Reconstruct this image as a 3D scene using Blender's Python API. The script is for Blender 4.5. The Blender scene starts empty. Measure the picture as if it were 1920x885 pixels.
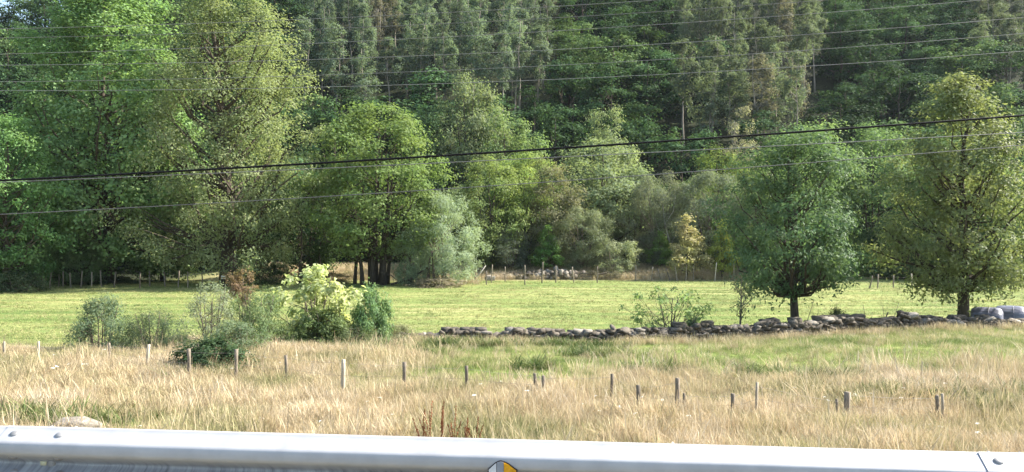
import bpy, math
import numpy as np
from mathutils import Vector, Matrix

R = math.radians
sc = bpy.context.scene
col = sc.collection

# ------------------------------------------------------------------ camera
CAM_Z, F = 1.57, 1500.0            # eye height; focal length in photo pixels (photo 1920 x 885)
cd = bpy.data.cameras.new('camera'); cam = bpy.data.objects.new('camera', cd); col.objects.link(cam)
cd.sensor_width = 36.0; cd.lens = 36.0 * F / 1920.0; cd.clip_end = 3000; cd.clip_start = 0.05
cam.location = (0, 0, CAM_Z); cam.rotation_euler = (R(90), 0, 0)
sc.camera = cam

# ------------------------------------------------------------------ sky and sun
SUN_EL, SUN_AZ = 42.0, 74.0        # azimuth clockwise from +Y (view direction): sun stands to the right, a little ahead
w = bpy.data.worlds.new('World'); sc.world = w; w.use_nodes = True
nt = w.node_tree; bg = nt.nodes['Background']
sky = nt.nodes.new('ShaderNodeTexSky'); sky.sky_type = 'NISHITA'; sky.sun_disc = False
sky.sun_elevation = R(SUN_EL); sky.sun_rotation = R(SUN_AZ); sky.air_density = 1.2; sky.dust_density = 1.5
nt.links.new(sky.outputs[0], bg.inputs[0]); bg.inputs[1].default_value = 0.12
ld = bpy.data.lights.new('sun', 'SUN'); ld.energy = 5.0; ld.angle = R(0.53); ld.color = (1.0, 0.945, 0.85)
sun = bpy.data.objects.new('sun', ld); col.objects.link(sun)
to_sun = Vector((math.sin(R(SUN_AZ)) * math.cos(R(SUN_EL)), math.cos(R(SUN_AZ)) * math.cos(R(SUN_EL)), math.sin(R(SUN_EL))))
sun.rotation_euler = to_sun.to_track_quat('Z', 'Y').to_euler(); sun.location = (30, -10, 60)
vs = sc.view_settings
vs.view_transform = 'Standard'; vs.look = 'None'; vs.gamma = 1.0; vs.use_curve_mapping = False; vs.exposure = 1.62
sc.cycles.max_bounces = 8; sc.cycles.transparent_max_bounces = 8; sc.cycles.volume_bounces = 1

# ------------------------------------------------------------------ helpers
def tag(o, label=None, cat=None, group=None, kind=None):
    if label: o['label'] = label
    if cat: o['category'] = cat
    if group: o['group'] = group
    if kind: o['kind'] = kind
    return o

def empty(name, loc=(0, 0, 0), rz=0.0):
    o = bpy.data.objects.new(name, None); col.objects.link(o)
    o.empty_display_size = 0.2
    o.location = loc; o.rotation_euler = (0, 0, rz)
    return o

def obj(name, mesh, parent=None, mat=None, loc=None):
    o = bpy.data.objects.new(name, mesh); col.objects.link(o)
    if parent: o.parent = parent
    if mat is not None and not mesh.materials: mesh.materials.append(mat)
    if loc is not None: o.location = loc
    return o

def mesh_from(name, V, faces, mat=None, smooth=False):
    """faces: list of index arrays, each (n,k)"""
    V = np.asarray(V, np.float32)
    me = bpy.data.meshes.new(name)
    me.vertices.add(len(V)); me.vertices.foreach_set('co', V.ravel())
    arrs = [np.asarray(f, np.int32) for f in faces if len(f)]
    loops = np.concatenate([a.ravel() for a in arrs])
    sizes = np.concatenate([np.full(len(a), a.shape[1], np.int32) for a in arrs])
    starts = np.concatenate([[0], np.cumsum(sizes)[:-1]]).astype(np.int32)
    me.loops.add(len(loops)); me.loops.foreach_set('vertex_index', loops)
    me.polygons.add(len(sizes)); me.polygons.foreach_set('loop_start', starts)
    me.polygons.foreach_set('loop_total', sizes)
    if smooth: me.polygons.foreach_set('use_smooth', np.ones(len(sizes), bool))
    me.update(calc_edges=True)
    if mat: me.materials.append(mat)
    return me

class MB:
    """collects vertices and quads/tris of one mesh"""
    def __init__(s): s.V = []; s.Q = []; s.T = []; s.n = 0
    def add(s, V, Q=None, T=None):
        V = np.asarray(V, float).reshape(-1, 3)
        s.V.append(V)
        if Q is not None and len(Q): s.Q.append(np.asarray(Q, int) + s.n)
        if T is not None and len(T): s.T.append(np.asarray(T, int) + s.n)
        s.n += len(V)
    def tube(s, P, rad, k=6, cap=True):
        P = np.asarray(P, float); n = len(P); rad = np.broadcast_to(np.asarray(rad, float), (n,))
        d = np.gradient(P, axis=0); d /= np.linalg.norm(d, axis=1)[:, None] + 1e-9
        ref = np.array([0, 0, 1.0]) if abs(d[:, 2]).mean() < 0.8 else np.array([1.0, 0, 0])
        a = np.cross(d, ref); a /= np.linalg.norm(a, axis=1)[:, None] + 1e-9
        b = np.cross(d, a)
        th = np.arange(k) * 2 * math.pi / k
        ring = P[:, None] + rad[:, None, None] * (np.cos(th)[None, :, None] * a[:, None] + np.sin(th)[None, :, None] * b[:, None])
        i = np.arange(n - 1)[:, None] * k; j = np.arange(k)[None]; j2 = (np.arange(k) + 1)[None] % k
        Q = np.stack([i + j, i + j2, i + k + j2, i + k + j], -1).reshape(-1, 4)
        V = ring.reshape(-1, 3); T = None
        if cap:
            V = np.vstack([V, P[0], P[-1]]); c0, c1 = n * k, n * k + 1; jj = np.arange(k)
            T = np.vstack([np.stack([np.full(k, c0), (jj + 1) % k, jj], -1),
                           np.stack([np.full(k, c1), (n - 1) * k + jj, (n - 1) * k + (jj + 1) % k], -1)])
        s.add(V, Q, T)
    def box(s, c, h, M=None):
        V = np.array([[x, y, z] for x in (-1, 1) for y in (-1, 1) for z in (-1, 1)], float) * h
        if M is not None: V = V @ np.asarray(M).T
        s.add(V + np.asarray(c), [[0, 1, 3, 2], [4, 6, 7, 5], [0, 4, 5, 1], [2, 3, 7, 6], [0, 2, 6, 4], [1, 5, 7, 3]])
    def mesh(s, name, mat=None, smooth=False):
        f = []
        if s.Q: f.append(np.vstack(s.Q))
        if s.T: f.append(np.vstack(s.T))
        return mesh_from(name, np.vstack(s.V), f, mat, smooth)

def X_at(px, Y): return (px - 960.0) / F * Y
def Z_at(py, Y): return CAM_Z - (py - 442.5) / F * Y
def sstep(a, b, x):
    t = np.clip((np.asarray(x, float) - a) / (b - a), 0, 1); return t * t * (3 - 2 * t)

def vnoise(X, Y, s, seed=0):
    """smooth value noise in the plane"""
    rg = np.random.RandomState(seed); g = rg.rand(64, 64)
    x = np.asarray(X) / s + 1000.0; y = np.asarray(Y) / s + 1000.0
    i = np.floor(x).astype(int); j = np.floor(y).astype(int); fx = x - i; fy = y - j
    fx = fx * fx * (3 - 2 * fx); fy = fy * fy * (3 - 2 * fy)
    G = lambda a, b: g[a % 64, b % 64]
    return (G(i, j) * (1 - fx) + G(i + 1, j) * fx) * (1 - fy) + (G(i, j + 1) * (1 - fx) + G(i + 1, j + 1) * fx) * fy

# ------------------------------------------------------------------ materials
def new_mat(name):
    m = bpy.data.materials.new(name); m.use_nodes = True
    m.node_tree.nodes.clear(); return m, m.node_tree.nodes, m.node_tree.links

def ramp(N, L, fac, stops):
    r = N.new('ShaderNodeValToRGB'); e = r.color_ramp.elements
    while len(e) < len(stops): e.new(0.5)
    for el, (p, c) in zip(e, stops): el.position = p; el.color = (*c, 1)
    L.new(fac, r.inputs[0]); return r.outputs[0]

def mixc(N, L, a, b, fac, mode='MIX'):
    m = N.new('ShaderNodeMix'); m.data_type = 'RGBA'; m.blend_type = mode; m.clamp_factor = True
    for s, v in ((6, a), (7, b), (0, fac)):
        if hasattr(v, 'is_output') or isinstance(v, bpy.types.NodeSocket): L.new(v, m.inputs[s])
        else: m.inputs[s].default_value = v if s == 0 else (*v, 1)
    return m.outputs[2]

def noise(N, L, vec, scale, detail=3, rough=0.55):
    n = N.new('ShaderNodeTexNoise'); n.inputs['Scale'].default_value = scale; n.inputs['Detail'].default_value = detail
    n.inputs['Roughness'].default_value = rough
    if vec is not None: L.new(vec, n.inputs['Vector'])
    return n.outputs[0]

def mapping(N, L, vec, scale):
    m = N.new('ShaderNodeMapping'); m.inputs['Scale'].default_value = scale; L.new(vec, m.inputs[0]); return m.outputs[0]

def simple_mat(name, c1, c2, scale=8, rough=0.8, metallic=0.0, stretch=(1, 1, 1), bump=0.0, spec=0.3, detail=4):
    m, N, L = new_mat(name)
    tc = N.new('ShaderNodeTexCoord'); v = mapping(N, L, tc.outputs['Object'], stretch)
    n = noise(N, L, v, scale, detail, 0.6)
    c = ramp(N, L, n, [(0.3, c1), (0.7, c2)])
    oi = N.new('ShaderNodeObjectInfo')
    mr = N.new('ShaderNodeMapRange'); mr.inputs[3].default_value = 0.72; mr.inputs[4].default_value = 1.25
    L.new(oi.outputs['Random'], mr.inputs[0])
    hs = N.new('ShaderNodeHueSaturation'); L.new(c, hs.inputs['Color']); L.new(mr.outputs[0], hs.inputs['Value'])
    p = N.new('ShaderNodeBsdfPrincipled'); L.new(hs.outputs[0], p.inputs['Base Color'])
    p.inputs['Roughness'].default_value = rough; p.inputs['Metallic'].default_value = metallic
    p.inputs['Specular IOR Level'].default_value = spec
    if bump:
        b = N.new('ShaderNodeBump'); b.inputs['Strength'].default_value = bump; b.inputs['Distance'].default_value = 0.02
        L.new(n, b.inputs['Height']); L.new(b.outputs[0], p.inputs['Normal'])
    o = N.new('ShaderNodeOutputMaterial'); L.new(p.outputs[0], o.inputs[0])
    return m

def leaf_mat(name, gloss=0.06, trans=0.45, rough=0.6):
    """leaf colour = object colour, varied per leaf, per clump and per plant"""
    m, N, L = new_mat(name)
    oi = N.new('ShaderNodeObjectInfo'); ge = N.new('ShaderNodeNewGeometry'); tc = N.new('ShaderNodeTexCoord')
    nz = noise(N, L, tc.outputs['Object'], 0.55, 2)
    # hue: leaves and clumps drift between yellower and bluer green
    mh = N.new('ShaderNodeMapRange'); mh.inputs[1].default_value = 0.25; mh.inputs[2].default_value = 0.75
    mh.inputs[3].default_value = 0.522; mh.inputs[4].default_value = 0.474; L.new(nz, mh.inputs[0])
    mv = N.new('ShaderNodeMapRange'); mv.inputs[3].default_value = 0.76; mv.inputs[4].default_value = 1.26
    L.new(ge.outputs['Random Per Island'], mv.inputs[0])
    mo = N.new('ShaderNodeMapRange'); mo.inputs[3].default_value = 0.82; mo.inputs[4].default_value = 1.2
    L.new(oi.outputs['Random'], mo.inputs[0])
    mul = N.new('ShaderNodeMath'); mul.operation = 'MULTIPLY'; L.new(mv.outputs[0], mul.inputs[0]); L.new(mo.outputs[0], mul.inputs[1])
    hs = N.new('ShaderNodeHueSaturation'); L.new(oi.outputs['Color'], hs.inputs['Color'])
    L.new(mh.outputs[0], hs.inputs['Hue']); L.new(mul.outputs[0], hs.inputs['Value'])
    d = N.new('ShaderNodeBsdfPrincipled'); L.new(hs.outputs[0], d.inputs['Base Color'])
    d.inputs['Roughness'].default_value = rough; d.inputs['Specular IOR Level'].default_value = gloss
    t = N.new('ShaderNodeBsdfTranslucent')
    tcol = mixc(N, L, hs.outputs[0], (1.15, 1.2, 0.7), 1.0, 'MULTIPLY'); L.new(tcol, t.inputs[0])
    mx = N.new('ShaderNodeMixShader'); mx.inputs[0].default_value = trans
    L.new(d.outputs[0], mx.inputs[1]); L.new(t.outputs[0], mx.inputs[2])
    o = N.new('ShaderNodeOutputMaterial'); L.new(mx.outputs[0], o.inputs[0])
    return m

def grass_mat(name, stops, patch=0.35, island=(0.7, 1.35), trans=0.3, stretch=None):
    m, N, L = new_mat(name)
    ge = N.new('ShaderNodeNewGeometry')
    n1 = noise(N, L, mapping(N, L, ge.outputs['Position'], stretch) if stretch else ge.outputs['Position'], patch, 4, 0.65)
    ad = N.new('ShaderNodeMath'); ad.operation = 'MULTIPLY_ADD'; ad.inputs[1].default_value = 0.5
    L.new(ge.outputs['Random Per Island'], ad.inputs[0])
    sb = N.new('ShaderNodeMath'); sb.operation = 'MULTIPLY_ADD'; sb.inputs[1].default_value = 1.7; sb.inputs[2].default_value = -0.6; L.new(n1, sb.inputs[0])
    L.new(sb.outputs[0], ad.inputs[2])
    c = ramp(N, L, ad.outputs[0], stops)
    oi = N.new('ShaderNodeObjectInfo')
    mv = N.new('ShaderNodeMapRange'); mv.inputs[3].default_value = island[0]; mv.inputs[4].default_value = island[1]
    L.new(oi.outputs['Random'], mv.inputs[0])
    hs = N.new('ShaderNodeHueSaturation'); L.new(c, hs.inputs['Color']); L.new(mv.outputs[0], hs.inputs['Value'])
    d = N.new('ShaderNodeBsdfPrincipled'); L.new(hs.outputs[0], d.inputs['Base Color'])
    d.inputs['Roughness'].default_value = 0.6; d.inputs['Specular IOR Level'].default_value = 0.2
    t = N.new('ShaderNodeBsdfTranslucent'); L.new(hs.outputs[0], t.inputs[0])
    mx = N.new('ShaderNodeMixShader'); mx.inputs[0].default_value = trans
    L.new(d.outputs[0], mx.inputs[1]); L.new(t.outputs[0], mx.inputs[2])
    o = N.new('ShaderNodeOutputMaterial'); L.new(mx.outputs[0], o.inputs[0])
    return m

LEAF = leaf_mat('leaf')
LEAF_DULL = leaf_mat('leaf_dull', 0.04, 0.28, 0.7)
LEAF_GLOSSY = leaf_mat('leaf_glossy', 0.1, 0.42, 0.55)
BARK = simple_mat('bark', (0.035, 0.026, 0.018), (0.10, 0.08, 0.06), 5, 0.9, stretch=(3, 3, 0.6), bump=0.5)
BARK_PALE = simple_mat('bark_pale', (0.16, 0.13, 0.10), (0.34, 0.30, 0.25), 4, 0.85, stretch=(3, 3, 0.5))
TWIG = simple_mat('twig', (0.09, 0.07, 0.05), (0.2, 0.17, 0.13), 9, 0.9)
DEADWOOD = simple_mat('deadwood', (0.22, 0.2, 0.17), (0.42, 0.39, 0.34), 7, 0.9)
POST_WOOD = simple_mat('post_wood', (0.09, 0.075, 0.055), (0.27, 0.225, 0.17), 14, 0.9, stretch=(6, 6, 0.8), bump=0.4)
POST_PALE = simple_mat('post_pale', (0.26, 0.22, 0.16), (0.44, 0.38, 0.29), 14, 0.85, stretch=(6, 6, 0.8))
STONE = simple_mat('stone', (0.045, 0.037, 0.028), (0.20, 0.17, 0.13), 5, 0.95, bump=0.8, detail=7)
STONE_PALE = simple_mat('stone_pale', (0.13, 0.115, 0.09), (0.34, 0.30, 0.25), 5, 0.95, bump=0.8, detail=7)
CABLE = simple_mat('cable', (0.006, 0.006, 0.007), (0.014, 0.014, 0.015), 5, 0.7, spec=0.08)
CABLE_GREY = simple_mat('cable_grey', (0.12, 0.12, 0.12), (0.2, 0.2, 0.2), 5, 0.6, 0.2)
FENCE_WIRE = simple_mat('fence_wire', (0.2, 0.17, 0.14), (0.35, 0.32, 0.3), 5, 0.6, 0.6)
BARE_STEEL = simple_mat('pole_steel', (0.3, 0.31, 0.32), (0.4, 0.41, 0.42), 5, 0.6, 0.3)

# ------------------------------------------------------------------ ground
WX = np.array([-60, -16, -5, 4, 10, 16, 25, 60.]); WY = np.array([33, 30.5, 29.5, 28.6, 30, 31.4, 33.5, 41.])
def wall_y(X): return np.interp(X, WX, WY)
def front_z(X): return np.interp(X, [-20, -5, 4, 10, 16, 21, 30], [-2.35, -2.4, -2.36, -2.27, -2.14, -2.2, -2.2])
def gz(X, Y):
    X = np.asarray(X, float); Y = np.asarray(Y, float)
    wy = wall_y(X)
    prof = np.interp(Y, [-60, 3.75, 5.0, 7.0, 10, 15, 20], [0.0, -0.08, -0.75, -1.28, -1.5, -1.68, -1.75])
    t = np.clip((Y - 20) / (wy - 20 + 1e-6), 0, 1)
    near = np.where(Y <= 20, prof, -1.75 + (front_z(X) + 1.75) * (0.4 * t + 0.6 * t * t))
    sharp = sstep(-9, -4, X)                                  # retaining step along the stone wall, soft bank left of it
    k = sharp * sstep(0.0, 0.6, Y - wy) + (1 - sharp) * sstep(-1.0, 5.0, Y - wy)
    field = -2.75 + 0.05 * (vnoise(X, Y, 7, 3) - 0.5)
    bank = np.interp(Y, [0, 78, 84, 96], [0, 0, 0.75, 0.85]) * sstep(-36, -28, X) * (1 - sstep(22, 30, X))
    z = near * (1 - k) + (field + bank) * k
    z = z + 0.10 * (vnoise(X, Y, 2.3, 5) - 0.5) * sstep(6, 9, Y) * (1 - k)
    h = 0.62 * np.maximum(0, Y - 96) * sstep(90, 112, Y)
    cap = np.interp(X, [-400, -112, -60, 60], [30, 36, 74, 120])
    cap = cap + 6 * (vnoise(X, Y, 25, 8) - 0.5)
    h = np.where(h > cap, cap + 0.05 * (h - cap), h)
    return z + h + 2.0 * (vnoise(X, Y, 14, 9) - 0.5) * sstep(100, 125, Y)

def wobble(X, Y): return vnoise(X, Y, 3.1, 21) - 0.5
def greenness(X, Y):
    """how much of the rough strip before the wall is green rather than straw"""
    g = sstep(14.8, 20.0, Y + 6.5 * wobble(X, Y) + 2.5 * (vnoise(X, Y, 1.1, 22) - 0.5)) * sstep(-8, -1, X + 5 * wobble(Y, X))
    p = np.exp(-(((X + 8.3) / 1.9) ** 2 + ((Y - 13.6) / 1.1) ** 2)) + 0.8 * np.exp(-(((X + 6) / 1.2) ** 2 + ((Y - 13.2) / .8) ** 2))
    return np.clip(g + p, 0, 1)

xs = np.unique(np.concatenate([np.linspace(-320, -80, 40), np.linspace(-80, -26, 36), np.linspace(-26, 30, 130), np.linspace(30, 90, 36), np.linspace(90, 320, 40)]))
ys = np.unique(np.concatenate([np.linspace(-120, 2.8, 20), np.linspace(3.4, 26, 80), np.linspace(26, 36, 60), np.linspace(36, 100, 80), np.linspace(100, 230, 60), np.linspace(230, 420, 20)]))
GX, GY = np.meshgrid(xs, ys); GZ = gz(GX, GY)
GV = np.stack([GX, GY, GZ], -1).reshape(-1, 3)
nx, ny = len(xs), len(ys); ii = (np.arange(ny - 1)[:, None] * nx + np.arange(nx - 1)[None]).ravel()
gme = mesh_from('ground', GV, [np.stack([ii, ii + 1, ii + nx + 1, ii + nx], -1)], None, True)
wy = wall_y(GX)
k_field = sstep(-0.6, 0.8, GY - wy + 5.2 * (1 - sstep(-9, -5, GX)))
k_dry = sstep(76, 78.5, GY + 1.5 * wobble(GX, GY)) * sstep(-34, -27, GX) * (1 - sstep(21, 24, GX))
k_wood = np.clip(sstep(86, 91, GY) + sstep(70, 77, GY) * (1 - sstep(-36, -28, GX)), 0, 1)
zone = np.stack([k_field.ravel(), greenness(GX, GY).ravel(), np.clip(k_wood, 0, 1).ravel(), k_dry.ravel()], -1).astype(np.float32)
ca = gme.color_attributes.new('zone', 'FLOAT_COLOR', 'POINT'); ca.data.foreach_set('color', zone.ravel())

def ground_mat():
    m, N, L = new_mat('ground')
    at = N.new('ShaderNodeAttribute'); at.attribute_name = 'zone'
    sp = N.new('ShaderNodeSeparateColor'); L.new(at.outputs['Color'], sp.inputs[0])
    ge = N.new('ShaderNodeNewGeometry'); P = ge.outputs['Position']
    n_f = noise(N, L, P, 9, 6, 0.7); n_m = noise(N, L, P, 1.3, 5, 0.65)
    n_row = noise(N, L, mapping(N, L, P, (0.10, 0.75, 0.3)), 1.0, 5, 0.65)
    straw = ramp(N, L, n_m, [(0.25, (0.13, 0.11, 0.055)), (0.5, (0.31, 0.26, 0.15)), (0.75, (0.42, 0.35, 0.23))])
    green = ramp(N, L, n_m, [(0.3, (0.10, 0.15, 0.03)), (0.55, (0.19, 0.25, 0.06)), (0.75, (0.32, 0.31, 0.12))])
    mead1 = ramp(N, L, n_row, [(0.28, (0.14, 0.195, 0.06)), (0.46, (0.23, 0.275, 0.09)), (0.58, (0.33, 0.33, 0.125)), (0.72, (0.46, 0.41, 0.21))])
    mead2 = ramp(N, L, n_f, [(0.3, (0.55, 0.6, 0.55)), (0.6, (1, 1, 1)), (0.8, (1.15, 1.1, 1))])
    mead = mixc(N, L, mead1, mead2, 1.0, 'MULTIPLY'); mead = mixc(N, L, mead, ramp(N, L, noise(N, L, mapping(N, L, P, (.05, .16, .1)), 1.0, 4, .6), [(.3, (.62, .74, .6)), (.55, (.9, .92, .9)), (.75, (1.05, 1.0, 1.05))]), 1.0, 'MULTIPLY')
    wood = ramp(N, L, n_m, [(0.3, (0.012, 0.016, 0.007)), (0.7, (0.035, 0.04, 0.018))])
    dry = ramp(N, L, n_m, [(0.3, (0.22, 0.18, 0.09)), (0.7, (0.42, 0.35, 0.2))])
    c = mixc(N, L, straw, green, sp.outputs[1]); c = mixc(N, L, c, mead, sp.outputs[0])
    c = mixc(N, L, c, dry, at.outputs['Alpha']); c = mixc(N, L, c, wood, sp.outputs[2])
    p = N.new('ShaderNodeBsdfPrincipled'); L.new(c, p.inputs['Base Color']); p.inputs['Roughness'].default_value = 0.95
    p.inputs['Specular IOR Level'].default_value = 0.1
    b = N.new('ShaderNodeBump'); b.inputs['Strength'].default_value = 0.9; b.inputs['Distance'].default_value = 0.08
    L.new(n_f, b.inputs['Height']); L.new(b.outputs[0], p.inputs['Normal'])
    o = N.new('ShaderNodeOutputMaterial'); L.new(p.outputs[0], o.inputs[0])
    return m
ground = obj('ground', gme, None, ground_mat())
tag(ground, 'grassy ground of verge, mown field and wooded hillside', None, None, 'structure')

# road under the camera, behind the rail
def sheet(name, x0, x1, y0, y1, z, mat):
    mb = MB(); mb.add([[x0, y0, z], [x1, y0, z], [x1, y1, z], [x0, y1, z]], [[0, 1, 2, 3]])
    return obj(name, mb.mesh(name, mat))
rd_an = math.atan2(3.02 - 3.46, 1.933 + 2.214)
road_root = sheet('road', -150, 150, -6.5, 2.2, 0.0, simple_mat('asphalt', (0.035, 0.035, 0.036), (0.07, 0.07, 0.07), 60, 0.9, bump=0.4))
road_root.location = (0, 0.0, 0.035); road_root.rotation_euler = (0, 0, rd_an); tag(road_root, 'grey asphalt road beside the steel rail', None, None, 'structure')
line_o = sheet('edge_line', -150, 150, 1.55, 1.7, 0.006, simple_mat('road_paint', (0.6, 0.6, 0.58), (0.8, 0.8, 0.78), 12, 0.7)); line_o.parent = road_root

# ------------------------------------------------------------------ guard rail
def rail_steel():
    m, N, L = new_mat('galvanised_steel')
    tc = N.new('ShaderNodeTexCoord'); P = tc.outputs['Object']
    n1 = noise(N, L, mapping(N, L, P, (38, 2, 2.0)), 1.0, 4, 0.7)       # rain streaks run down the beam
    n2 = noise(N, L, P, 9, 5, 0.6)
    streak = ramp(N, L, n1, [(0.35, (0.16, 0.165, 0.175)), (0.5, (0.29, 0.295, 0.31)), (0.75, (0.42, 0.43, 0.44))])
    spx = N.new('ShaderNodeSeparateXYZ'); L.new(P, spx.inputs[0])
    mr = N.new('ShaderNodeMapRange'); mr.inputs[1].default_value = -0.105; mr.inputs[2].default_value = -0.155; L.new(spx.outputs[2], mr.inputs[0])
    base = ramp(N, L, n2, [(0.3, (0.34, 0.34, 0.345)), (0.7, (0.42, 0.42, 0.425))])
    c = mixc(N, L, base, streak, mr.outputs[0])
    p = N.new('ShaderNodeBsdfPrincipled'); L.new(c, p.inputs['Base Color'])
    p.inputs['Metallic'].default_value = 0.1; p.inputs['Specular IOR Level'].default_value = 0.35
    rr = N.new('ShaderNodeMapRange'); rr.inputs[3].default_value = 0.42; rr.inputs[4].default_value = 0.6; L.new(n2, rr.inputs[0]); L.new(rr.outputs[0], p.inputs['Roughness'])
    o = N.new('ShaderNodeOutputMaterial'); L.new(p.outputs[0], o.inputs[0]); return m
STEEL = rail_steel()
BOLT = simple_mat('bolt_steel', (0.26, 0.25, 0.24), (0.42, 0.41, 0.40), 40, 0.6, 0.4)
RAIL_Z = 0.75
PL, PR = np.array([-2.214, 3.46]), np.array([1.933, 3.02])
rail = empty('guard_rail', (PL[0], PL[1], 0.0), math.atan2(*(PR - PL)[::-1]))
tag(rail, 'galvanised steel guard rail running along the bottom of the picture', 'guard rail')
# local frame: x along the rail, -y towards the road, z up.  corrugated profile (y, z relative to the top edge)
prof = [(0.0, 0.0), (-0.006, -0.007), (-0.022, -0.017), (-0.050, -0.034), (-0.071, -0.0465), (-0.079, -0.052), (-0.0825, -0.059), (-0.0825, -0.088),
        (-0.080, -0.096), (-0.070, -0.105), (-0.045, -0.119), (-0.018, -0.134), (-0.004, -0.145), (0.0, -0.151),
        (0.0, -0.158), (-0.004, -0.164), (-0.018, -0.173), (-0.045, -0.186), (-0.070, -0.198), (-0.080, -0.206), (-0.0825, -0.214), (-0.0825, -0.230),
        (-0.080, -0.238), (-0.070, -0.248), (-0.052, -0.260), (-0.022, -0.284), (-0.006, -0.300), (0.0, -0.310)]
prof = np.array(prof)
nrm = np.gradient(prof, axis=0); nrm = np.stack([nrm[:, 1], -nrm[:, 0]], -1); nrm /= np.linalg.norm(nrm, axis=1)[:, None]
def beam_mesh(x0, x1):
    n = 13; X = np.linspace(x0, x1, n); off = np.linspace(0.0042, 0.0, n)
    t = 0.003; V = []
    for x, o in zip(X, off):
        a = prof + nrm * o; b = a - nrm * t
        ring = np.vstack([a, b[::-1]]); V.append(np.column_stack([np.full(len(ring), x), ring[:, 0], ring[:, 1]]))
    k = 2 * len(prof); V = np.vstack(V)
    i = (np.arange(n - 1)[:, None] * k); j = np.arange(k)[None]; j2 = (np.arange(k) + 1)[None] % k
    Q = np.stack([i + j, i + k + j, i + k + j2, i + j2], -1).reshape(-1, 4)
    m = len(prof); q = np.arange(m - 1)
    e0 = np.stack([q, q + 1, k - 2 - q, k - 1 - q], -1); e1 = e0[:, ::-1] + (n - 1) * k
    ends_ = np.vstack([V[:k], V[-k:]]); nv = len(V); e1 = e0[:, ::-1] + nv + k; e0 = e0 + nv
    return mesh_from('beam', np.vstack([V, ends_]), [Q, e0, e1], STEEL, True)
# mark ends sharp through flat end faces
seams = [-7.93, -3.935, 0.042, 4.005, 7.97]
def dome(r, h, sx=1.0, k=14):
    V = []; prof_d = [(1, 0), (1, 0.25), (0.86, 0.62), (0.55, 0.9), (0.0, 1.0)]
    mb = MB()
    for a, b in prof_d[:-1]:
        V += [[sx * r * a * math.cos(2 * math.pi * q / k), r * a * math.sin(2 * math.pi * q / k), h * b] for q in range(k)]
    V.append([0, 0, h]); Q = []; T = []
    for s in range(3):
        for q in range(k): Q.append([s * k + q, s * k + (q + 1) % k, (s + 1) * k + (q + 1) % k, (s + 1) * k + q])
    for q in range(k): T.append([3 * k + q, 3 * k + (q + 1) % k, 4 * k])
    mb.add(V, Q, T); return mb.mesh('bolt', BOLT, True)
bolt_me = dome(0.0165, 0.009, 1.15)
post_me = None
for s in seams[:-1]:
    b = obj('beam', beam_mesh(s, s + 4.31), rail); b.location = (0, 0, RAIL_Z)
for s in seams:
    for dx in (0.055, 0.262):
        for (py, pz, ny_, nz_) in ((-0.037, -0.0262, -0.52, 0.86), (-0.046, -0.1185, -0.5, -0.87), (-0.046, -0.1865, -0.42, 0.9), (-0.037, -0.272, -0.62, -0.78)):
            bo = obj('bolt', bolt_me, rail)
            n_ = Vector((0, ny_, nz_)).normalized()
            bo.location = Vector((s + dx, py, RAIL_Z + pz)) + n_ * 0.003
            bo.rotation_euler = n_.to_track_quat('Z', 'Y').to_euler()
    mb = MB(); cx = s + 0.158                      # C-shaped steel post behind the lap
    mb.box((cx, 0.075, 0.0), (0.06, 0.004, 0.72)); mb.box((cx - 0.058, 0.11, 0.0), (0.0025, 0.031, 0.72)); mb.box((cx + 0.058, 0.11, 0.0), (0.0025, 0.031, 0.72))
    obj('post', mb.mesh('post', BARE_STEEL), rail)
    mb = MB(); mb.box((cx, 0.038, 0.60), (0.05, 0.033, 0.06)); obj('spacer', mb.mesh('spacer', BARE_STEEL), rail)
    # post bolt in the groove with square yellow washer
    mb = MB(); mb.box((cx + 0.008, -0.009, RAIL_Z - 0.155), (0.0135, 0.0015, 0.0105)); wsh = obj('washer', mb.mesh('washer', simple_mat('zinc_washer', (0.5, 0.47, 0.3), (0.62, 0.58, 0.4), 30, 0.5, 0.4)), rail)
    bo = obj('bolt', bolt_me, rail); bo.location = (cx + 0.043, -0.004, RAIL_Z - 0.155); bo.rotation_euler = (R(90), 0, 0); bo.scale = (1.0, 1.15, 1.3)
# reflector standing in the groove
rx = 2.198
refl = empty('reflector'); refl.parent = rail; refl.location = (rx, -0.062, RAIL_Z - 0.061)
def plate(pts, y0, y1, name, mat, parent):
    n = len(pts); V = [[x, y0, z] for x, z in pts] + [[x, y1, z] for x, z in pts]
    me = bpy.data.meshes.new(name); me.from_pydata(V, [], [list(range(n))[::-1], list(range(n, 2 * n))] + [[i, (i + 1) % n, n + (i + 1) % n, n + i] for i in range(n)]); me.update()
    return obj(name, me, parent, mat)
out = [(-0.060, -0.040), (-0.060, -0.042), (-0.058, -0.036), (-0.030, -0.010), (-0.018, -0.003), (-0.006, 0.0), (0.006, -0.003), (0.026, -0.012), (0.058, -0.036), (0.060, -0.042), (0.056, -0.072), (0.0, -0.082), (-0.056, -0.072)][2:]
plate([(x, z) for x, z in out], -0.026, -0.0215, 'housing', simple_mat('reflector_rim', (0.03, 0.02, 0.018), (0.05, 0.035, 0.03), 20, 0.6), refl)
plate([(-0.054, -0.037), (-0.030, -0.0145), (-0.024, -0.0105), (-0.024, -0.072), (-0.052, -0.069)], -0.030, -0.027, 'white_lens', simple_mat('white_lens', (0.5, 0.5, 0.5), (0.58, 0.58, 0.58), 30, 0.3, spec=0.5), refl)
plate([(-0.0215, -0.008), (-0.008, -0.004), (0.005, -0.0065), (0.005, -0.0745), (-0.0215, -0.073)], -0.0295, -0.027, 'grey_web', simple_mat('grey_web', (0.3, 0.32, 0.36), (0.38, 0.4, 0.44), 30, 0.4, spec=0.5), refl)
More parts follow.
